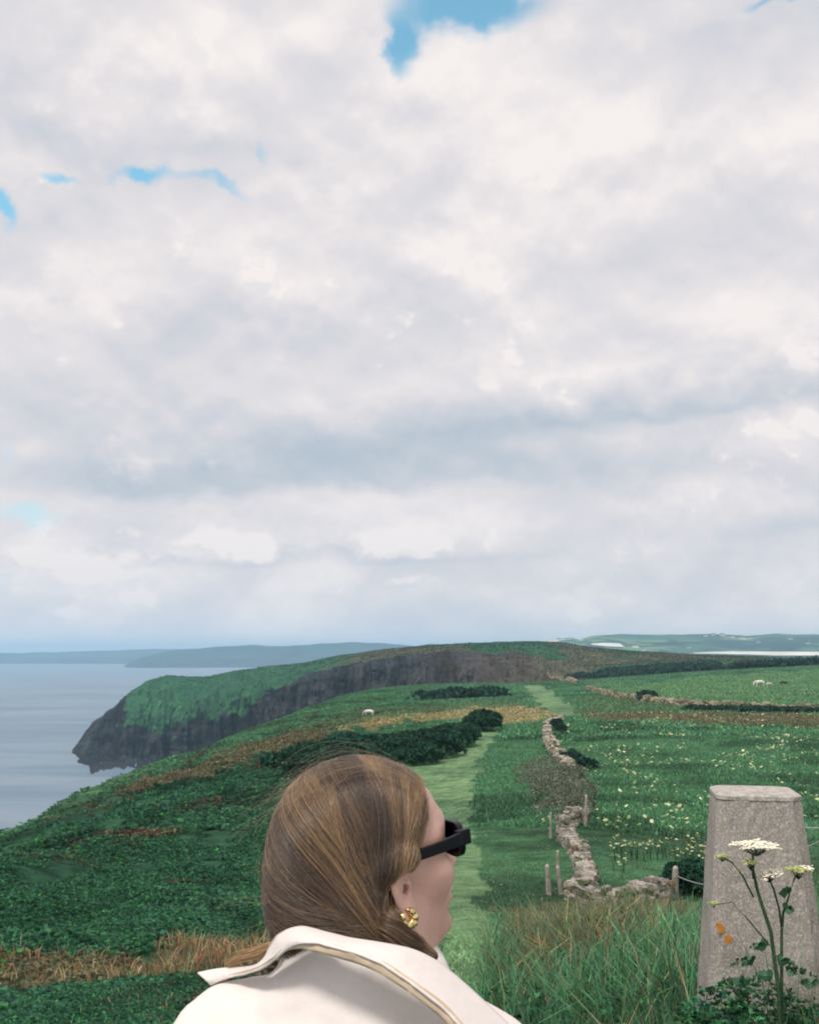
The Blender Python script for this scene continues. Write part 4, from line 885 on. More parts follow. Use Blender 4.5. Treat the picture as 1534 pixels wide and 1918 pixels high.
def nets(Fd, xs, ys, zs):
    S = Fd < 0; nx, ny, nz = Fd.shape; c = [S[i:nx - 1 + i, j:ny - 1 + j, k:nz - 1 + k] for i in (0, 1) for j in (0, 1) for k in (0, 1)]
    n = sum(a.astype(np.int8) for a in c); act = (n > 0) & (n < 8); I, J, K = np.nonzero(act); idx = -np.ones(act.shape, np.int32); idx[act] = np.arange(len(I))
    A = [xs, ys, zs]; acc = np.zeros((len(I), 3)); cnt = np.zeros(len(I))
    for ax in range(3):
        o = [a for a in range(3) if a != ax]
        for u in (0, 1):
            for v in (0, 1):
                d0 = [0, 0, 0]; d0[o[0]] = u; d0[o[1]] = v; d1 = list(d0); d1[ax] = 1
                f0 = Fd[I + d0[0], J + d0[1], K + d0[2]]; f1 = Fd[I + d1[0], J + d1[1], K + d1[2]]; m = (f0 < 0) != (f1 < 0)
                t_ = np.where(m, f0 / np.where(m, f0 - f1, 1), 0); B = (I, J, K); P_ = np.zeros((len(I), 3))
                for a in range(3):
                    g0 = A[a][B[a] + d0[a]]; g1 = A[a][B[a] + d1[a]]; P_[:, a] = g0 + (g1 - g0) * (t_ if a == ax else 0)
                acc[m] += P_[m]; cnt[m] += 1
    V = acc / cnt[:, None]; Q = []
    for ax in range(3):
        sl0 = [slice(1, -1)] * 3; sl0[ax] = slice(0, -1); sl1 = [slice(1, -1)] * 3; sl1[ax] = slice(1, None)
        a = S[tuple(sl0)]; b_ = S[tuple(sl1)]; o = [x for x in range(3) if x != ax]
        for m, fl in ((a & ~b_, 0), (~a & b_, 1)):
            ii = list(np.nonzero(m)); ii[o[0]] = ii[o[0]] + 1; ii[o[1]] = ii[o[1]] + 1; q = []
            for u, v in ((0, 0), (1, 0), (1, 1), (0, 1)):
                w = list(ii); w[o[0]] = w[o[0]] - u; w[o[1]] = w[o[1]] - v; q.append(idx[w[0], w[1], w[2]])
            q = np.stack(q, 1); Q.append(q if (fl == 0) != (ax == 1) else q[:, ::-1])
    Q = np.concatenate(Q); Q = Q[(Q >= 0).all(1)]; return V, Q
def graded(lo, hi, f0, f1, fine, coarse):
    a = list(np.arange(lo, f0, coarse)) + list(np.arange(f0, f1, fine)) + list(np.arange(f1, hi, coarse)); return np.array(a)

# ---- placing the head
YAW, HP, ROLL = R(55), R(8), R(0)
HS = 0.965                                     # size of the head
fw = Vector((math.sin(YAW) * math.cos(HP), math.cos(YAW) * math.cos(HP), math.sin(HP)))
lf_ = Vector((-math.cos(YAW), math.sin(YAW), 0)); upv = fw.cross(lf_)
HM = Matrix((fw, lf_, upv)).transposed()     # columns: forward, left, up
HMn = np.array(HM)
EAR_W = at(762, 1670, 1.19); HO = EAR_W - HM @ Vector((-.002, -.082, -.012)) * HS
HOn = np.array(HO)
def toh(p): return ((p - HOn.astype(np.float32)) @ HMn.astype(np.float32)) / HS      # world -> head
def tow(q): return (q * HS) @ HMn.T + HOn
def W2(q): return Vector(tow(np.array(q)))
BODY = R(12); bf = np.array((math.sin(BODY), math.cos(BODY), 0)); br_ = np.array((math.cos(BODY), -math.sin(BODY), 0))
C7 = np.array(at(660, 1806, 1.180)); FEETZ = gz(0, 1.3)
def B(r, f, z): return tuple(C7 + br_ * r + bf * f + np.array((0, 0, z)))
def rotx(a): c, s = math.cos(a), math.sin(a); return [[1, 0, 0], [0, c, -s], [0, s, c]]
def roty(a): c, s = math.cos(a), math.sin(a); return [[c, 0, s], [0, 1, 0], [-s, 0, c]]
def head_sdf(q):
    d = ell(q, (-.004, 0, .046), (.097, .074, .076))
    d = smin(d, ell(q, (.040, 0, -.004), (.054, .060, .080)), .03)
    d = smin(d, ell(q, (.040, 0, -.058), (.048, .050, .036)), .025)              # jaw
    for s in (-1, 1):
        d = smin(d, cap(q, (.0, .052 * s, -.045), (.066, .026 * s, -.082), .014, .013), .022)   # jaw line
        d = smin(d, ell(q, (.064, .040 * s, -.018), (.024, .022, .020)), .022)    # cheek
        d = smin(d, cap(q, (.055, .050 * s, .026), (.088, .018 * s, .036), .010, .010), .02)   # brow
        d = smax(d, -ell(q, (.100, .033 * s, .014), (.016, .019, .012)), .014)     # socket
        d = smin(d, ell(q, (.080, .032 * s, .013), (.0125, .0135, .012)), .003)     # eyeball
        d = smin(d, ell(q, (.100, .010 * s, -.027), (.011, .007, .007)), .008)     # nostril wing
    d = smin(d, ell(q, (.087, 0, -.086), (.019, .022, .016)), .018)                # chin
    d = smin(d, cap(q, (.090, 0, .020), (.114, 0, -.018), .007, .0085), .012)       # nose
    d = smin(d, ell(q, (.114, 0, -.021), (.010, .010, .008)), .008)
    d = smin(d, ell(q, (.086, 0, -.052), (.018, .028, .018)), .015)
    d = smin(d, ell(q, (.102, 0, -.048), (.007, .022, .0045)), .004); d = smin(d, ell(q, (.101, 0, -.0575), (.008, .019, .0055)), .004)
    d = smax(d, -ell(q, (.110, 0, -.0525), (.012, .024, .0012)), .003)
    for s in (-1, 1):                                                             # ears
        e = q - np.array((-.006, .080 * s, -.006), np.float32); e = e * np.array((1, s, 1), np.float32); e = e @ np.array(roty(R(-12)), np.float32)
        # outward flare: the rear rim stands off the skull
        ex = e[..., 0]; ey = e[..., 1] + ex * .45 + .003; ez = e[..., 2]; e2 = np.stack([ex, ey, ez], -1)
        er = ell(e2, (0, 0, .002), (.0165, .0062, .029)); er = smax(er, -ell(e2, (.003, .0065, .004), (.0115, .0062, .022)), .003)
        er = smin(er, ell(e2, (-.001, .002, .010), (.0055, .004, .014)), .005); er = smin(er, ell(e2, (.010, .0035, -.004), (.004, .004, .006)), .004)
        er = smin(er, ell(e2, (.004, .001, -.0255), (.0095, .0048, .0095)), .005); er = smax(er, -ell(e2, (.0045, .004, -.007), (.0048, .012, .0062)), .002)
        d = smin(d, er, .005)
    return d
def body_sdf(p):
    d = head_sdf(toh(p)) * HS
    def J(q): return tuple(tow(np.array(q)))
    nb = np.array(J((-.030, 0, -.045)))
    d = smin(d, cap(p, nb, B(0, .045, .0), .052, .056), .03)
    d = smin(d, cap(p, J((.03, 0, -.075)), B(0, .075, -.03), .030, .03), .03)
    d = smin(d, cap(p, B(-.12, .03, -.135), B(.12, .03, -.135), .052, .052), .05)
    d = smin(d, cap(p, B(0, .05, -.03), B(0, .05, -.16), .058, .10), .06)
    d = smin(d, ell((p - C7.astype(np.float32)) @ np.stack([br_, bf, (0, 0, 1)], 1).astype(np.float32), (0, .06, -.27), (.15, .10, .19)), .05)
    d = smin(d, ell((p - C7.astype(np.float32)) @ np.stack([br_, bf, (0, 0, 1)], 1).astype(np.float32), (0, .05, -.52), (.155, .115, .18)), .08)
    for s in (-1, 1):
        sh, el_, wr = B(.150 * s, .035, -.160), B(.212 * s, .02, -.40), B(.225 * s, .09, -.62)
        d = smin(d, cap(p, sh, el_, .050, .038), .03); d = smin(d, cap(p, el_, wr, .037, .025), .012)
        pm_ = B(.225 * s, .115, -.70); d = smin(d, cap(p, wr, pm_, .024, .030), .015)
        for k, (fo, ln) in enumerate(((-.030, .062), (-.010, .072), (.010, .078), (.030, .070))):
            k1 = B(.225 * s, .115 + fo, -.715); k2 = B(.218 * s, .12 + fo, -.715 - ln * .6); k3 = B(.205 * s, .125 + fo, -.715 - ln)
            d = smin(d, cap(p, k1, k2, .0085, .008), .006); d = smin(d, cap(p, k2, k3, .008, .0065), .003)
        d = smin(d, cap(p, B(.215 * s, .135, -.655), B(.205 * s, .165, -.70), .012, .009), .008); d = smin(d, cap(p, B(.205 * s, .165, -.70), B(.2 * s, .165, -.73), .009, .007), .003)
        hp_ = B(.085 * s, .05, -.62); kn = B(.095 * s, .07, -1.02); an = list(B(.10 * s, .03, 0)); an[2] = FEETZ + .08
        d = smin(d, cap(p, hp_, kn, .085, .055), .04); d = smin(d, cap(p, kn, an, .055, .036), .02)
        to = list(B(.11 * s, .19, 0)); to[2] = FEETZ + .03; d = smin(d, cap(p, (an[0], an[1], FEETZ + .045), to, .042, .03), .02)
    return d
xs = graded(HO.x - .40, HO.x + .42, HO.x - .115, HO.x + .135, .0022, .008)
ys = graded(HO.y - .22, HO.y + .42, HO.y - .115, HO.y + .13, .0022, .008)
zs = graded(FEETZ - .02, HO.z + .16, HO.z - .125, HO.z + .15, .0022, .008)
Fd = field(body_sdf, xs, ys, zs); V, Q = nets(Fd, xs, ys, zs); del Fd
BB = BVHTree.FromPolygons([tuple(v) for v in V.tolist()], Q.tolist())
def skin_m(t, b):
    p = pos(t); a = noise(t, p, 18, 5, .6); c = noise(t, p, 420, 4, .6)
    k = mixc(t, a.step(.3, .7), (.60, .35, .27), (.70, .44, .35)); t.links.new(k, b.inputs['Base Color'])
    b.inputs['Subsurface Weight'].default_value = .25; b.inputs['Subsurface Radius'].default_value = (.012, .005, .003); b.inputs['Subsurface Scale'].default_value = .6
    d_ = noise(t, p, 130, 4, .6); bump(t, b, c * .7 + d_ + a * .4, .0009, .8)
    k = mixc(t, noise(t, p, 34, 4, .6).step(.5, .75) * .5, k, (.66, .33, .27)); k = mixc(t, d_.step(.62, .72) * .35, k, (.42, .24, .18)); t.links.new(k, b.inputs['Base Color'])
M_SKIN = mat('skin', rough=.52, spec=.35, build=skin_m)
me = np_mesh('person', V, [Q], smooth=True); person = link('person', me, M_SKIN)
tag(person, 'woman in a cream jacket and black sunglasses seen from behind, head turned to the right', 'person')

# ---- jacket
def bl(p): return (p - C7.astype(np.float32)) @ np.stack([br_, bf, (0, 0, 1)], 1).astype(np.float32)
def jacket_sdf(p):
    q = bl(p)
    d = cap(q, (-.126, .045, -.106), (.094, .045, -.118), .070, .070)
    d = smin(d, cap(q, (0, .055, .050), (0, .05, -.14), .072, .118), .055)
    d = smin(d, ell(q, (0, .055, -.28), (.185, .125, .20)), .07)
    d = smin(d, ell(q, (0, .055, -.52), (.195, .14, .26)), .10)
    d = smin(d, ell(q, (0, -.01, -.18), (.11, .07, .13)), .06)
    for s in (-1, 1):
        d = smin(d, cap(q, (.158 * s - .006 * (s > 0), .03, -.142), (.215 * s, .02, -.40), .068, .062), .06); d = smin(d, cap(q, (.215 * s, .02, -.40), (.232 * s, .085, -.62), .062, .048), .02)
    w = fbm(q[..., 0] * 9 + q[..., 2] * 3, q[..., 2] * 14 - q[..., 0] * 5 + q[..., 1] * 4, 5, 3) * .014 + fbm(q[..., 0] * 26 + q[..., 2] * 12, q[..., 2] * 44 + q[..., 1] * 20, 15, 3) * .0055
    d = d + w
    d = smax(d, -(np.linalg.norm(q[..., :2] - np.array((0.0, .05)), axis=-1) - .062), .01) if False else d
    d = smax(d, q[..., 2] * -1 - .66, .01)
    d = smax(d, q[..., 2] + .22 * q[..., 0] - .018, .010)
    # neck opening
    op = cap(q, (0, .062, .035), (0, .055, .2), .052, .062); d = smax(d, -op, .012)
    return d
xs = np.arange(C7[0] - .36, C7[0] + .36, .0055); ys = np.arange(C7[1] - .18, C7[1] + .32, .0055); zs = np.arange(C7[2] - .68, C7[2] + .1, .0055)
Fd = field(jacket_sdf, xs, ys, zs); V, Q = nets(Fd, xs, ys, zs); del Fd
JB = BVHTree.FromPolygons([tuple(v) for v in V.tolist()], Q.tolist())
def cloth_m(c1, c2, c3):
    def f(t, b):
        p = pos(t); a = noise(t, p, 9, 5, .6); c = noise(t, p, 900, 3, .7); e = noise(t, p, 60, 5, .6)
        k = mixc(t, a.step(.35, .7), c1, c2); k = mixc(t, e.step(.5, .75) * .5, k, c3); t.links.new(k, b.inputs['Base Color'])
        bump(t, b, c * .5 + e * .8, .0018, .8); b.inputs['Sheen Weight'].default_value = .25
    return f
M_CLOTH = mat('cream_cotton', rough=.9, spec=.1, build=cloth_m((.78, .70, .655), (.81, .745, .70), (.75, .66, .60)))
jk = link('jacket', np_mesh('jacket', V, [Q], smooth=True), M_CLOTH, person); tag(jk, 'plain cream cotton jacket back')
# collar: upper rail hugs the neck, lower rail lies on the jacket
def cr_(pts, n):
    P_ = [np.array(p, float) for p in pts]; P_ = [2 * P_[0] - P_[1]] + P_ + [2 * P_[-1] - P_[-2]]; out = []
    m = len(P_) - 3
    for i in range(n):
        u = i / (n - 1) * m; k = min(int(u), m - 1); f = u - k; a, b_, c, d = P_[k:k + 4]
        out.append(.5 * ((2 * b_) + (c - a) * f + (2 * a - 5 * b_ + 4 * c - d) * f * f + (3 * b_ - a - 3 * c + d) * f ** 3))
    return np.array(out)
UP = [(370, 1821, 1.275), (405, 1814, 1.27), (446, 1810, 1.255), (478, 1806, 1.235), (495, 1792, 1.21), (504, 1774, 1.195), (520, 1750, 1.175), (561, 1734, 1.155), (610, 1744, 1.14), (655, 1755, 1.13), (712, 1764, 1.125), (770, 1776, 1.13), (814, 1796, 1.14), (845, 1819, 1.145), (876, 1845, 1.15), (916, 1882, 1.15), (954, 1918, 1.15), (1000, 1965, 1.15)]
LO = [(395, 1846, 1.26), (412, 1838, 1.255), (433, 1830, 1.24), (462, 1822, 1.215), (490, 1813, 1.185), (515, 1797, 1.16), (540, 1777, 1.14), (570, 1767, 1.12), (600, 1768, 1.11), (637, 1778, 1.10), (680, 1791, 1.095), (715, 1806, 1.09), (743, 1823, 1.085), (766, 1838, 1.08), (788, 1854, 1.075), (832, 1889, 1.07), (860, 1919, 1.065), (905, 1968, 1.06)]
def on_jacket(px, py, Yd, off):
    d = at(px, py, 1.0).normalized(); h = JB.ray_cast(Vector((0, 0, 0)), d)
    if h[0] is None or h[0].y > Yd + .05: return at(px, py, Yd)
    return h[0] - d * off
n_ = 150; up3 = cr_([at(*p)[:] for p in UP], n_)
lo3 = cr_([(on_jacket(p[0], p[1], p[2], .005) if i > 3 else at(*p))[:] for i, p in enumerate(LO)], n_)
def ribbon(name, up, lo, m, parent, k=14, bulge=.012, th=.003, clear=0):
    n = len(up); rows = []
    for j in range(k + 1):
        f = j / k; mid = up * (1 - f) + lo * f
        dirc = -mid / np.linalg.norm(mid, axis=1, keepdims=True)
        rows.append(mid + dirc * (math.sin(f * math.pi) * bulge) + dirc * (fbm(np.arange(n) / 7.0, np.full(n, f * 5), 9, 3) * .004)[:, None])
    V = np.concatenate(rows)
    if clear:
        for i in range(len(V)):
            dd = Vector(V[i]).normalized(); h = JB.ray_cast(Vector((0, 0, 0)), dd)
            if h[0] is not None:
                lim = h[0].length - clear
                if lim < np.linalg.norm(V[i]) < lim + .06: V[i] = np.array(dd) * lim
    me = np_mesh(name, V, [tri_grid(k + 1, n)], smooth=True); o = link(name, me, m, parent)
    md = o.modifiers.new('solid', 'SOLIDIFY'); md.thickness = th; md.offset = 1.0; return o
col_o = ribbon('collar', up3, lo3, M_CLOTH, person, 16, .006, .0022, .0045); tag(col_o, 'wide turned up cream collar with pointed tip')
# inner stand of the collar going down inside the neck
inn = up3.copy(); cen = np.array(B(0, .05, 0)); 
dv = cen[None, :2] - inn[:, :2]; inn[:, :2] += dv * .10; inn[:, 2] -= .014
ribbon('collar_stand', inn[44:72], up3[44:72], mat('tan_lining', rough=.9, spec=.1, build=cloth_m((.52, .38, .24), (.60, .46, .30), (.45, .32, .2))), col_o, 6, .0, .002)
# tan facing showing under the edge
M_TAN = mat('tan_trim', rough=.9, spec=.1, build=cloth_m((.62, .48, .34), (.70, .56, .41), (.55, .42, .29)))
lo_b = lo3.copy(); tang = np.gradient(lo3, axis=0); dirc = lo3 / np.linalg.norm(lo3, axis=1, keepdims=True); nn = np.cross(dirc, tang); nn /= np.linalg.norm(nn, axis=1, keepdims=True)
nn *= np.where(nn[:, 2] > 0, -1, 1)[:, None]
wdt = .0075 * smooth01((np.arange(n_) - 48) / 22.0)[:, None] + .0008
ribbon('collar_trim', lo3 + dirc * .0022 - nn * .003, lo3 + nn * wdt + dirc * .0045, M_TAN, col_o, 4, .0008, .0015, .004)
# trousers and shoes: clothing below the frame
def trouser_sdf(p):
    q = bl(p); d = ell(q, (0, .05, -.60), (.165, .125, .14))
    for s in (-1, 1):
        az_ = FEETZ + .06 - C7[2]; d = smin(d, cap(q, (.085 * s, .05, -.66), (.10 * s, .045, az_), .098, .075), .04)
    return smax(d, -(q[..., 2] - (FEETZ + .05 - C7[2])), .005)
xs = np.arange(C7[0] - .25, C7[0] + .25, .01); ys = np.arange(C7[1] - .12, C7[1] + .25, .01); zs = np.arange(FEETZ, C7[2] - .44, .01)
V, Q = nets(field(trouser_sdf, xs, ys, zs), xs, ys, zs)
link('trousers', np_mesh('trousers', V, [Q], smooth=True), mat('blue_denim', rough=.9, spec=.1, build=mottled((.05, .07, .12), (.035, .05, .09), (.08, .10, .16), 20, 200, .001)), person)

# ---- hair: a soft volume with tens of thousands of combed strands over it
Gk = toh(np.array(at(712, 1742, 1.122)[:], np.float32)).astype(float); print('Gk', Gk)            # where the hair is gathered, behind the ear
def hair_sdf(q):
    d = ell(q, (-.006, 0, .044), (.098, .0795, .0805))
    d = smin(d, ell(q, (-.046, .006, -.006), (.062, .071, .075)), .035)
    d = smin(d, cap(q, (-.046, .010, -.05), (-.030, -.022, -.078), .050, .036), .03)
    d = smin(d, ell(q, (-.044, -.052, -.034), (.034, .027, .062)), .02)
    d = smin(d, cap(q, (-.040, -.050, -.055), (-.022, -.046, -.090), .026, .020), .02)
    d = smin(d, ell(q, (-.078, .01, -.040), (.030, .055, .070)), .03)
    for s in (-1, 1): d = smin(d, ell(q, (-.008, -.077 * s, .018), (.022, .0085, .013)), .018)
    return d
def hairline(q):                                  # > 0 where hair grows or lies
    x, y, z = q[..., 0], q[..., 1], q[..., 2]
    fx = np.interp(z, [-.12, -.05, -.02, .0, .02, .035, .06, .09, .12, .14], [-.034, -.034, -.028, -.012, .018, .038, .054, .068, .085, .1])
    return fx - x
def hair_body(q):
    d = hair_sdf(q) + .0035
    return smax(d, -hairline(q) * .8 + .001, .006)
xs = np.arange(-.145, .12, .0028); ys = np.arange(-.105, .105, .0028); zs = np.arange(-.15, .15, .0028)
V, Q = nets(field(hair_body, xs, ys, zs), xs, ys, zs); V = tow(V)
def under_m(t, b):
    p = pos(t); a = noise(t, p, 60, 5, .6); t.links.new(mixc(t, a.step(.35, .65), (.045, .03, .022), (.085, .055, .035)), b.inputs['Base Color'])
hair = link('hair', np_mesh('hair', V, [Q], smooth=True), mat('hair_mass', rough=.75, spec=.1, build=under_m), person); tag(hair, 'smooth brown hair swept back behind the ear')
def grad(f, q, e=.0008):
    g_ = np.stack([(f(q + np.array(d) * e) - f(q - np.array(d) * e)) for d in ((1, 0, 0), (0, 1, 0), (0, 0, 1))], -1); return g_ / (np.linalg.norm(g_, axis=-1, keepdims=True) + 1e-9)
HB = BVHTree.FromPolygons([tuple(v) for v in V.tolist()], Q.tolist())
def on_hair(px, py, Yd, off=.003):
    d = at(px, py, 1.0).normalized(); h = HB.ray_cast(Vector((0, 0, 0)), d)
    return (h[0] - d * off if h[0] is not None else at(px, py, Yd))
gg = on_hair(712, 1742, 1.14, 0); print('gather', gg); Gk = toh(np.array(gg[:], np.float32)).astype(float)
for _ in range(6): Gk = (Gk[None] - grad(hair_sdf, Gk[None]) * hair_sdf(Gk[None])[:, None])[0]

def trace(N, seed, lift, steps=46, root_filter=None, jitter=.004, goal_sp=.0075):
    rng = np.random.default_rng(seed); v = rng.normal(size=(N * 3, 3)); v /= np.linalg.norm(v, axis=1, keepdims=True); q = v * .1 + np.array((-.012, 0, .03))
    for _ in range(6): q = q - grad(hair_sdf, q) * hair_sdf(q)[:, None]
    keep = (hairline(q) > -.001) & (q[:, 2] > -.05)
    if root_filter is not None: keep &= root_filter(q)
    q = q[keep][:N]; N = len(q); L = rng.uniform(-.003, lift, N) + fbm(q[:, 0] * 40 + q[:, 2] * 8, q[:, 1] * 40 + q[:, 2] * 12, 12, 3) * .009
    goal = Gk + rng.normal(0, 1, (N, 3)) * np.array((.6, .5, 1.0)) * goal_sp
    path = [q + grad(hair_sdf, q) * L[:, None]]; d0 = np.linalg.norm(goal - q, axis=1); p = q.copy(); step = np.maximum(d0 * 1.75, .03) / steps
    ph = vnoise(q[:, 0] * 60 + 50, q[:, 2] * 60 + q[:, 1] * 55 + 50, 3) * 6.28
    for s in range(steps):
        gd = goal - p; dist = np.linalg.norm(gd, axis=1, keepdims=True); d = gd / (dist + 1e-6)
        # combed back first, away from the face, then down to the gather
        bk = np.array((-1, 0, .15)) * np.clip((p[:, :1] - .0) / .06, 0, 1) * .55
        d = d + bk; 
        # keep clear of the ear
        ev = p - np.array((.004, -.078, -.012)); ev[:, 1] *= .3; ed = np.linalg.norm(ev, axis=1, keepdims=True); push = ev / (ed + 1e-6) * np.clip((.032 - ed) / .012, 0, 1) * 1.4 * (p[:, 1:2] < -.03); push[:, 0] = -np.abs(push[:, 0]); d = d + push
        g_ = grad(hair_sdf, p); d = d - g_ * (d * g_).sum(1, keepdims=True); d /= (np.linalg.norm(d, axis=1, keepdims=True) + 1e-6)
        side = np.cross(d, g_); d = d + side * (np.sin(ph + s * .16) * .15)[:, None]
        p = p + d * np.minimum(step[:, None], dist * .7); p = p - grad(hair_sdf, p) * hair_sdf(p)[:, None] 
        path.append(p + g_ * (L * (1 - .3 * s / steps))[:, None])
    P_ = np.stack(path, 1); e = P_[:, -1]; o = e - Gk; d1 = P_[:, -1] - P_[:, -6]; d1 /= (np.linalg.norm(d1, axis=1, keepdims=True) + 1e-6)
    tail = [toh(np.array(a[:], np.float32)) for a in (on_hair(750, 1766, gg.y + .012, .003), at(792, 1783, gg.y + .035), at(826, 1802, gg.y + .05))]
    ctrl = [P_[:, -6], e] + [t_ + o * k for t_, k in zip(tail, (.42, .28, .18))]; ctrl.append(2 * ctrl[-1] - ctrl[-2]); ext = []
    for k in range(3):
        a, b_, c, d = ctrl[k], ctrl[k + 1], ctrl[k + 2], ctrl[k + 3]
        a = b_ - d1 * np.linalg.norm(c - b_, axis=1, keepdims=True) if k == 0 else a
        for f in (.25, .5, .75, 1.0): ext.append(.5 * ((2 * b_) + (c - a) * f + (2 * a - 5 * b_ + 4 * c - d) * f * f + (3 * b_ - a - 3 * c + d) * f ** 3))
    ok = np.linalg.norm(o, axis=1) < .017
    print('strands', ok.mean()); P_ = np.concatenate([P_, np.stack(ext, 1)], 1)
    return P_[ok], q[ok]
def hair_curves(name, P3, rad, tint, m, parent):
    N, K, _ = P3.shape; cu = bpy.data.hair_curves.new(name); cu.add_curves([K] * N)
    cu.attributes['position'].data.foreach_set('vector', P3.reshape(-1).astype(np.float32))
    ra = cu.attributes.get('radius') or cu.attributes.new('radius', 'FLOAT', 'POINT'); ra.data.foreach_set('value', np.asarray(rad, np.float32).reshape(-1))
    a = cu.attributes.new('tint', 'FLOAT_COLOR', 'CURVE'); c = np.ones((N, 4), np.float32); c[:, :3] = tint; a.data.foreach_set('color', c.ravel())
    o = bpy.data.objects.new(name, cu); COL.objects.link(o); cu.materials.append(m); o.parent = parent; return o
def hm(t, b):
    t.links.new(attr(t, 'tint').outputs['Color'], b.inputs['Base Color'])
M_HAIR = mat('brown_hair', rough=.38, spec=.6, build=hm)
def hair_tint(q, rng, gold=0.0):
    n_ = len(q); s = fbm(q[:, 0] * 55 + q[:, 1] * 20, q[:, 1] * 45 + q[:, 2] * 14, 7, 3)
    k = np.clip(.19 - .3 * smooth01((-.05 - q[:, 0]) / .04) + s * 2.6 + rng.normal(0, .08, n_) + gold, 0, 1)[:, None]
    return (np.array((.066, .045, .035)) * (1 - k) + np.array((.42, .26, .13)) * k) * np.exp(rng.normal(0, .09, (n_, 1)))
rng = np.random.default_rng(3)
P3, q = trace(60000, 5, .003); K = P3.shape[1]
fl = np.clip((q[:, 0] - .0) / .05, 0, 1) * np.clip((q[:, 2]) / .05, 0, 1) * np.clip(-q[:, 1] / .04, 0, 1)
P3w = tow(P3.reshape(-1, 3)).reshape(P3.shape)
taper = np.concatenate([np.linspace(.7, 1, 6), np.ones(K - 12), np.linspace(1, .55, 6)])
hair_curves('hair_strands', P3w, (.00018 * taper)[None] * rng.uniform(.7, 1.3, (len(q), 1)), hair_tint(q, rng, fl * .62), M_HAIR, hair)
fr_ = rng.permutation(len(P3))[:420]; Pf = P3[fr_].copy(); ctr = np.array((-.01, 0, .03)); nd = Pf - ctr; nd /= np.linalg.norm(nd, axis=2, keepdims=True)
a0 = rng.uniform(.05, .5, (420, 1)); ss_ = np.linspace(0, 1, Pf.shape[1])[None]; bumpv = np.exp(-((ss_ - a0) / rng.uniform(.06, .2, (420, 1))) ** 2) * rng.uniform(.001, .0075, (420, 1)) ; Pf += nd * bumpv[..., None] + rng.normal(0, .0015, (420, 1, 3)) * ss_[..., None]
hair_curves('hair_strands', tow(Pf.reshape(-1, 3)).reshape(Pf.shape), np.full((420, Pf.shape[1]), .00010), hair_tint(q[fr_], rng, .25), M_HAIR, hair)
# the gathered length passing under the ear and over the far shoulder, inside the collar
def lock(name, line, spread, N, rad, seed, tint_k, m=None, wob=.003):
    rng = np.random.default_rng(seed); c = cr_([at(*p[:3])[:] for p in line], 30); w = np.interp(np.linspace(0, 1, 30), np.linspace(0, 1, len(spread)), spread)
    tg = np.gradient(c, axis=0); tg /= np.linalg.norm(tg, axis=1, keepdims=True); a = np.cross(tg, np.array((0, .3, 1.))); a /= np.linalg.norm(a, axis=1, keepdims=True); b_ = np.cross(tg, a)
    u = rng.normal(0, .55, N).clip(-1.2, 1.2); v = rng.normal(0, .5, N).clip(-1.2, 1.2); ph = rng.random(N) * 6.28; fr = rng.uniform(.5, 1.6, N); s = np.linspace(0, 1, 30)
    o = (u[:, None] + np.sin(ph[:, None] + s[None] * 6.28 * fr[:, None]) * .22)
    P_ = c[None] + a[None] * (o * w[None])[..., None] + b_[None] * (v[:, None] * w[None])[..., None] + rng.normal(0, wob, (N, 1, 3)) * s[None, :, None]
    k = rng.random((N, 1)) * .5 + tint_k; tn = (np.array((.085, .052, .034)) * (1 - k) + np.array((.34, .22, .11)) * k) * np.exp(rng.normal(0, .25, (N, 1)))
    return hair_curves(name, P_, np.full((N, 30), rad) * np.concatenate([np.linspace(1, 1, 20), np.linspace(1, .4, 10)])[None], tn, m or M_HAIR, hair)
lock('hair_lock', [(520, 1768, 1.205), (500, 1778, 1.22), (478, 1786, 1.235), (452, 1793, 1.25), (428, 1806, 1.262)], [.003, .005, .005, .0045, .003], 300, .00015, 14, 1.3, wob=.001)
def on_skin(px, py, Yd, off=.004):
    d = at(px, py, 1.0).normalized(); h = BB.ray_cast(Vector((0, 0, 0)), d); p = h[0] - d * off if h[0] is not None and h[0].y < Yd + .08 else at(px, py, Yd); return (px, py, p.y)
lock('hair_lock', [on_skin(727, 1672, 1.19), on_skin(726, 1705, 1.19), on_skin(732, 1735, 1.18), on_skin(752, 1760, 1.17), on_skin(785, 1778, 1.17), on_skin(815, 1794, 1.18)], [.004, .008, .010, .010, .008, .003], 2600, .00018, 12, .02, wob=.001)
# flyaways lifted by the wind
def wisps(starts, seed, N, spread, rad=.00013):
    rng = np.random.default_rng(seed); P_ = []
    for i in range(N):
        l = starts[i % len(starts)]; o = rng.normal(0, spread, 3); c = cr_([(np.array(at(*p)[:]) + o * (.4 + .9 * k) + rng.normal(0, spread * .5, 3)) for k, p in enumerate(l)], 24); P_.append(c)
    P_ = np.array(P_); k = rng.random((N, 1)); hair_curves('hair_wisp', P_, np.full((N, 24), rad) * np.linspace(1.1, .5, 24)[None], np.array((.30, .22, .14)) * (.6 + k), M_HAIR, hair)
wisps([[(790, 1470, 1.2), (750, 1440, 1.19), (700, 1418, 1.18), (640, 1412, 1.17), (580, 1435, 1.16), (530, 1480, 1.15)],
       [(760, 1455, 1.2), (700, 1428, 1.19), (640, 1425, 1.18), (580, 1445, 1.16), (520, 1465, 1.15), (470, 1495, 1.15)],
       [(720, 1440, 1.2), (650, 1428, 1.19), (590, 1442, 1.17), (545, 1475, 1.16), (515, 1530, 1.15), (500, 1600, 1.15)]], 1, 44, .003, .00008)
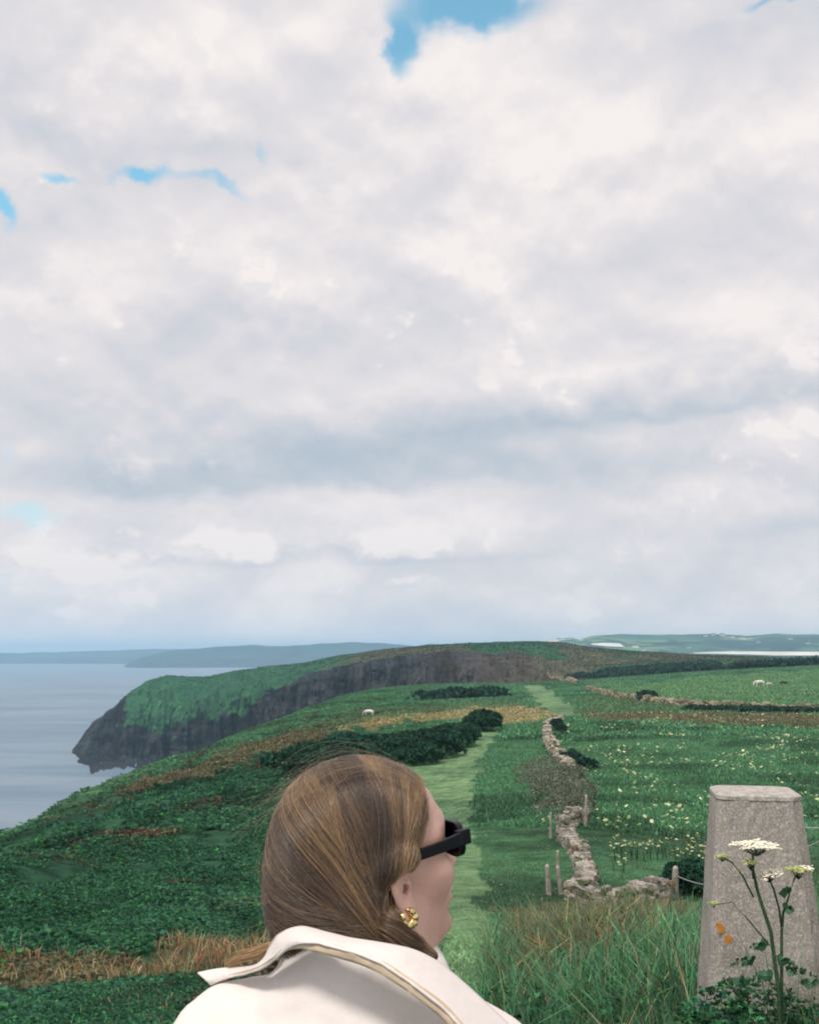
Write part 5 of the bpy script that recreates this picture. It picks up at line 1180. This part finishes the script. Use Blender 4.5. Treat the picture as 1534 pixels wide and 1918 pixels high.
wisps([[(560, 1465, 1.18), (530, 1480, 1.18), (500, 1490, 1.18), (470, 1500, 1.18), (430, 1530, 1.18)], [(540, 1490, 1.18), (515, 1505, 1.18), (490, 1525, 1.18), (465, 1535, 1.18), (450, 1545, 1.18)],
       [(505, 1615, 1.18), (490, 1620, 1.18), (475, 1618, 1.18), (460, 1622, 1.18)], [(505, 1690, 1.18), (480, 1690, 1.18), (440, 1700, 1.18), (380, 1706, 1.18)], [(510, 1730, 1.18), (480, 1745, 1.18), (450, 1765, 1.19), (420, 1790, 1.19)]], 2, 30, .004, .00008)

# ---- sunglasses
M_BLK = mat('black_acetate', (.004, .004, .005), .35, .25); M_LENS = mat('dark_lens', (.004, .006, .008), .04, .8)
sg = empty('sunglasses', W2((.09, 0, .015))); tag(sg, 'chunky black sunglasses worn on the face with thick arms', 'sunglasses')
def hmesh(name, Vh, faces, m, parent, smooth=False, bev=0):
    V = tow(np.array(Vh)) - np.array(parent.location if parent.parent is None else (0, 0, 0)); me = np_mesh(name, V, [np.array(f) for f in faces], smooth=smooth); o = link(name, me, m, parent)
    if bev: md = o.modifiers.new('b', 'BEVEL'); md.width = bev; md.segments = 3; md.limit_method = 'ANGLE'; md.angle_limit = R(40)
    return o
def arm(s):
    pts = [(.092, .071, .023, .0082), (.080, .0745, .0228, .0076), (.055, .0775, .0222, .0065), (.030, .079, .0215, .0062), (.010, .079, .0205, .005), (-.012, .0775, .018, .0042), (-.030, .074, .004, .004)]
    V = []; Fq = []
    for x, y, z, h in pts:
        for dy, dz in ((-.0022, -1), (.0022, -1), (.0022, 1), (-.0022, 1)): V.append((x, (y + dy) * s, z + dz * h))
    for i in range(len(pts) - 1):
        for k in range(4): Fq.append((i * 4 + k, i * 4 + (k + 1) % 4, i * 4 + 4 + (k + 1) % 4, i * 4 + 4 + k))
    n = len(pts) * 4 - 4; Fq += [(3, 2, 1, 0), (n, n + 1, n + 2, n + 3)]
    if s < 0: Fq = [f[::-1] for f in Fq]
    return hmesh('arm', V, [Fq], M_BLK, sg, bev=.0012)
arm(-1); arm(1)
def ring(s, n=40):
    """an oval rim with a swept outer corner, thick, curved round the face"""
    V = []; Fq = []
    def pt(a, k, dx):
        ca, sa = math.cos(a), math.sin(a); w, h = .0315, .0205; ca_ = math.copysign(abs(ca) ** .78, ca); sa_ = math.copysign(abs(sa) ** .8, sa)
        yy = .0365 + ca_ * w * k; zz = .016 + sa_ * h * k + .005 * max(0, ca) * (1 if sa > -.2 else .3); xx = .1035 - ((yy - .01) / .07) ** 2 * .017 + dx; return (xx, yy * s, zz)
    for i in range(n):
        a = i / n * 6.28318
        for k, dx in ((1.0, -.0055), (1.0, .0035), (.74, .003), (.74, -.004)): V.append(pt(a, k, dx))
    for i in range(n):
        j = (i + 1) % n
        for k in range(4): Fq.append((i * 4 + k, i * 4 + (k + 1) % 4, j * 4 + (k + 1) % 4, j * 4 + k))
    if s > 0: Fq = [f[::-1] for f in Fq]
    LV = [pt(0, 0, .001)] + [pt(i / n * 6.28318, .78, -.0008) for i in range(n)]; LF = [(0, 1 + i, 1 + (i + 1) % n) for i in range(n)]
    return V, Fq, LV, LF
Vf = []; Ff = []
for s in (-1, 1):
    V, Fq, LV, LF = ring(s); Ff += [tuple(v + len(Vf) for v in f) for f in Fq]; Vf += V
    lo_ = hmesh('lens', LV, [LF], M_LENS, sg, True); md = lo_.modifiers.new('s', 'SOLIDIFY'); md.thickness = .0015
    # hinge block and bridge half
    for (xa, ya, za, dx_, dy_, dz_) in ((.0905, .0695 * s, .0235, .0085, .005, .0085),):
        b0 = len(Vf); Vf += [(xa + i * dx_, ya + j * dy_, za + k * dz_) for i in (-1, 1) for j in (-1, 1) for k in (-1, 1)]; Ff += [tuple(b0 + v for v in f) for f in ((0, 1, 3, 2), (4, 6, 7, 5), (0, 4, 5, 1), (2, 3, 7, 6), (0, 2, 6, 4), (1, 5, 7, 3))]
b0 = len(Vf); Vf += [(.104 + i * .0035, j * .010, .021 + k * .004) for i in (-1, 1) for j in (-1, 1) for k in (-1, 1)]; Ff += [tuple(b0 + v for v in f) for f in ((0, 1, 3, 2), (4, 6, 7, 5), (0, 4, 5, 1), (2, 3, 7, 6), (0, 2, 6, 4), (1, 5, 7, 3))]
hmesh('frame', Vf, [Ff], M_BLK, sg, bev=.0015)
# ---- earring: chunky gold hoop with beaded ribs
M_GOLD = mat('gold', (.83, .62, .27), .22, .5, 1.0, build=lambda t, b: t.links.new(mixc(t, noise(t, pos(t), 300, 3).step(.3, .7), (.62, .44, .17), (.92, .74, .38)), b.inputs['Base Color']))
eo = W2((-.008, -.087, -.038)); er = empty('hoop_earring', eo); tag(er, 'chunky gold beaded hoop earring hanging from the ear lobe', 'earring')
V = []; Fq = []; n1_, n2_ = 60, 12; Rr = .0075
for i in range(n1_ + 1):
    a = -2.5 + i / n1_ * 5.4; tk = .0028 + .0019 * math.sin(min(1, i / n1_) * math.pi) + .0009 * abs(math.sin(i / n1_ * math.pi * 6))
    for k in range(n2_):
        b_ = k / n2_ * 6.2832; rr = Rr + math.cos(b_) * tk; V.append((math.cos(a - 1.57) * rr, 0 + math.sin(b_) * tk * 1.25, math.sin(a - 1.57) * rr))
for i in range(n1_):
    for k in range(n2_): Fq.append((i * n2_ + k, i * n2_ + (k + 1) % n2_, (i + 1) * n2_ + (k + 1) % n2_, (i + 1) * n2_ + k))
Fq += [tuple(range(n2_))[::-1][:4]]
Vw = (np.array(V) @ np.array(roty(0)).T) @ HMn.T
hp_o = link('hoop', np_mesh('hoop', Vw, [np.array(Fq[:-1])], smooth=True), M_GOLD, er)
bm = bmesh.new(); bmesh.ops.create_uvsphere(bm, u_segments=10, v_segments=8, radius=.0022); bm.transform(Matrix.Translation(HM @ Vector((0, -.002, .0088)))); bm_obj('stud', bm, M_GOLD, er, True)
# ------------------------------------------------------------ haze
bm = bmesh.new(); bmesh.ops.create_cube(bm, size=1, matrix=Matrix.Translation((0, 7000, 5)) @ Matrix.Diagonal((30000, 16000, 190, 1)))
hz = bpy.data.materials.new('haze'); hz.use_nodes = True; t = hz.node_tree; t.nodes.remove(t.nodes['Principled BSDF'])
pv = t.nodes.new('ShaderNodeVolumePrincipled'); pv.inputs['Color'].default_value = (.50, .78, 1.0, 1); pv.inputs['Density'].default_value = 1.35e-4; pv.inputs['Anisotropy'].default_value = 0.0
t.links.new(pv.outputs[0], t.nodes['Material Output'].inputs['Volume'])
tag(bm_obj('haze', bm, hz), 'thin blue sea haze', kind='stuff')
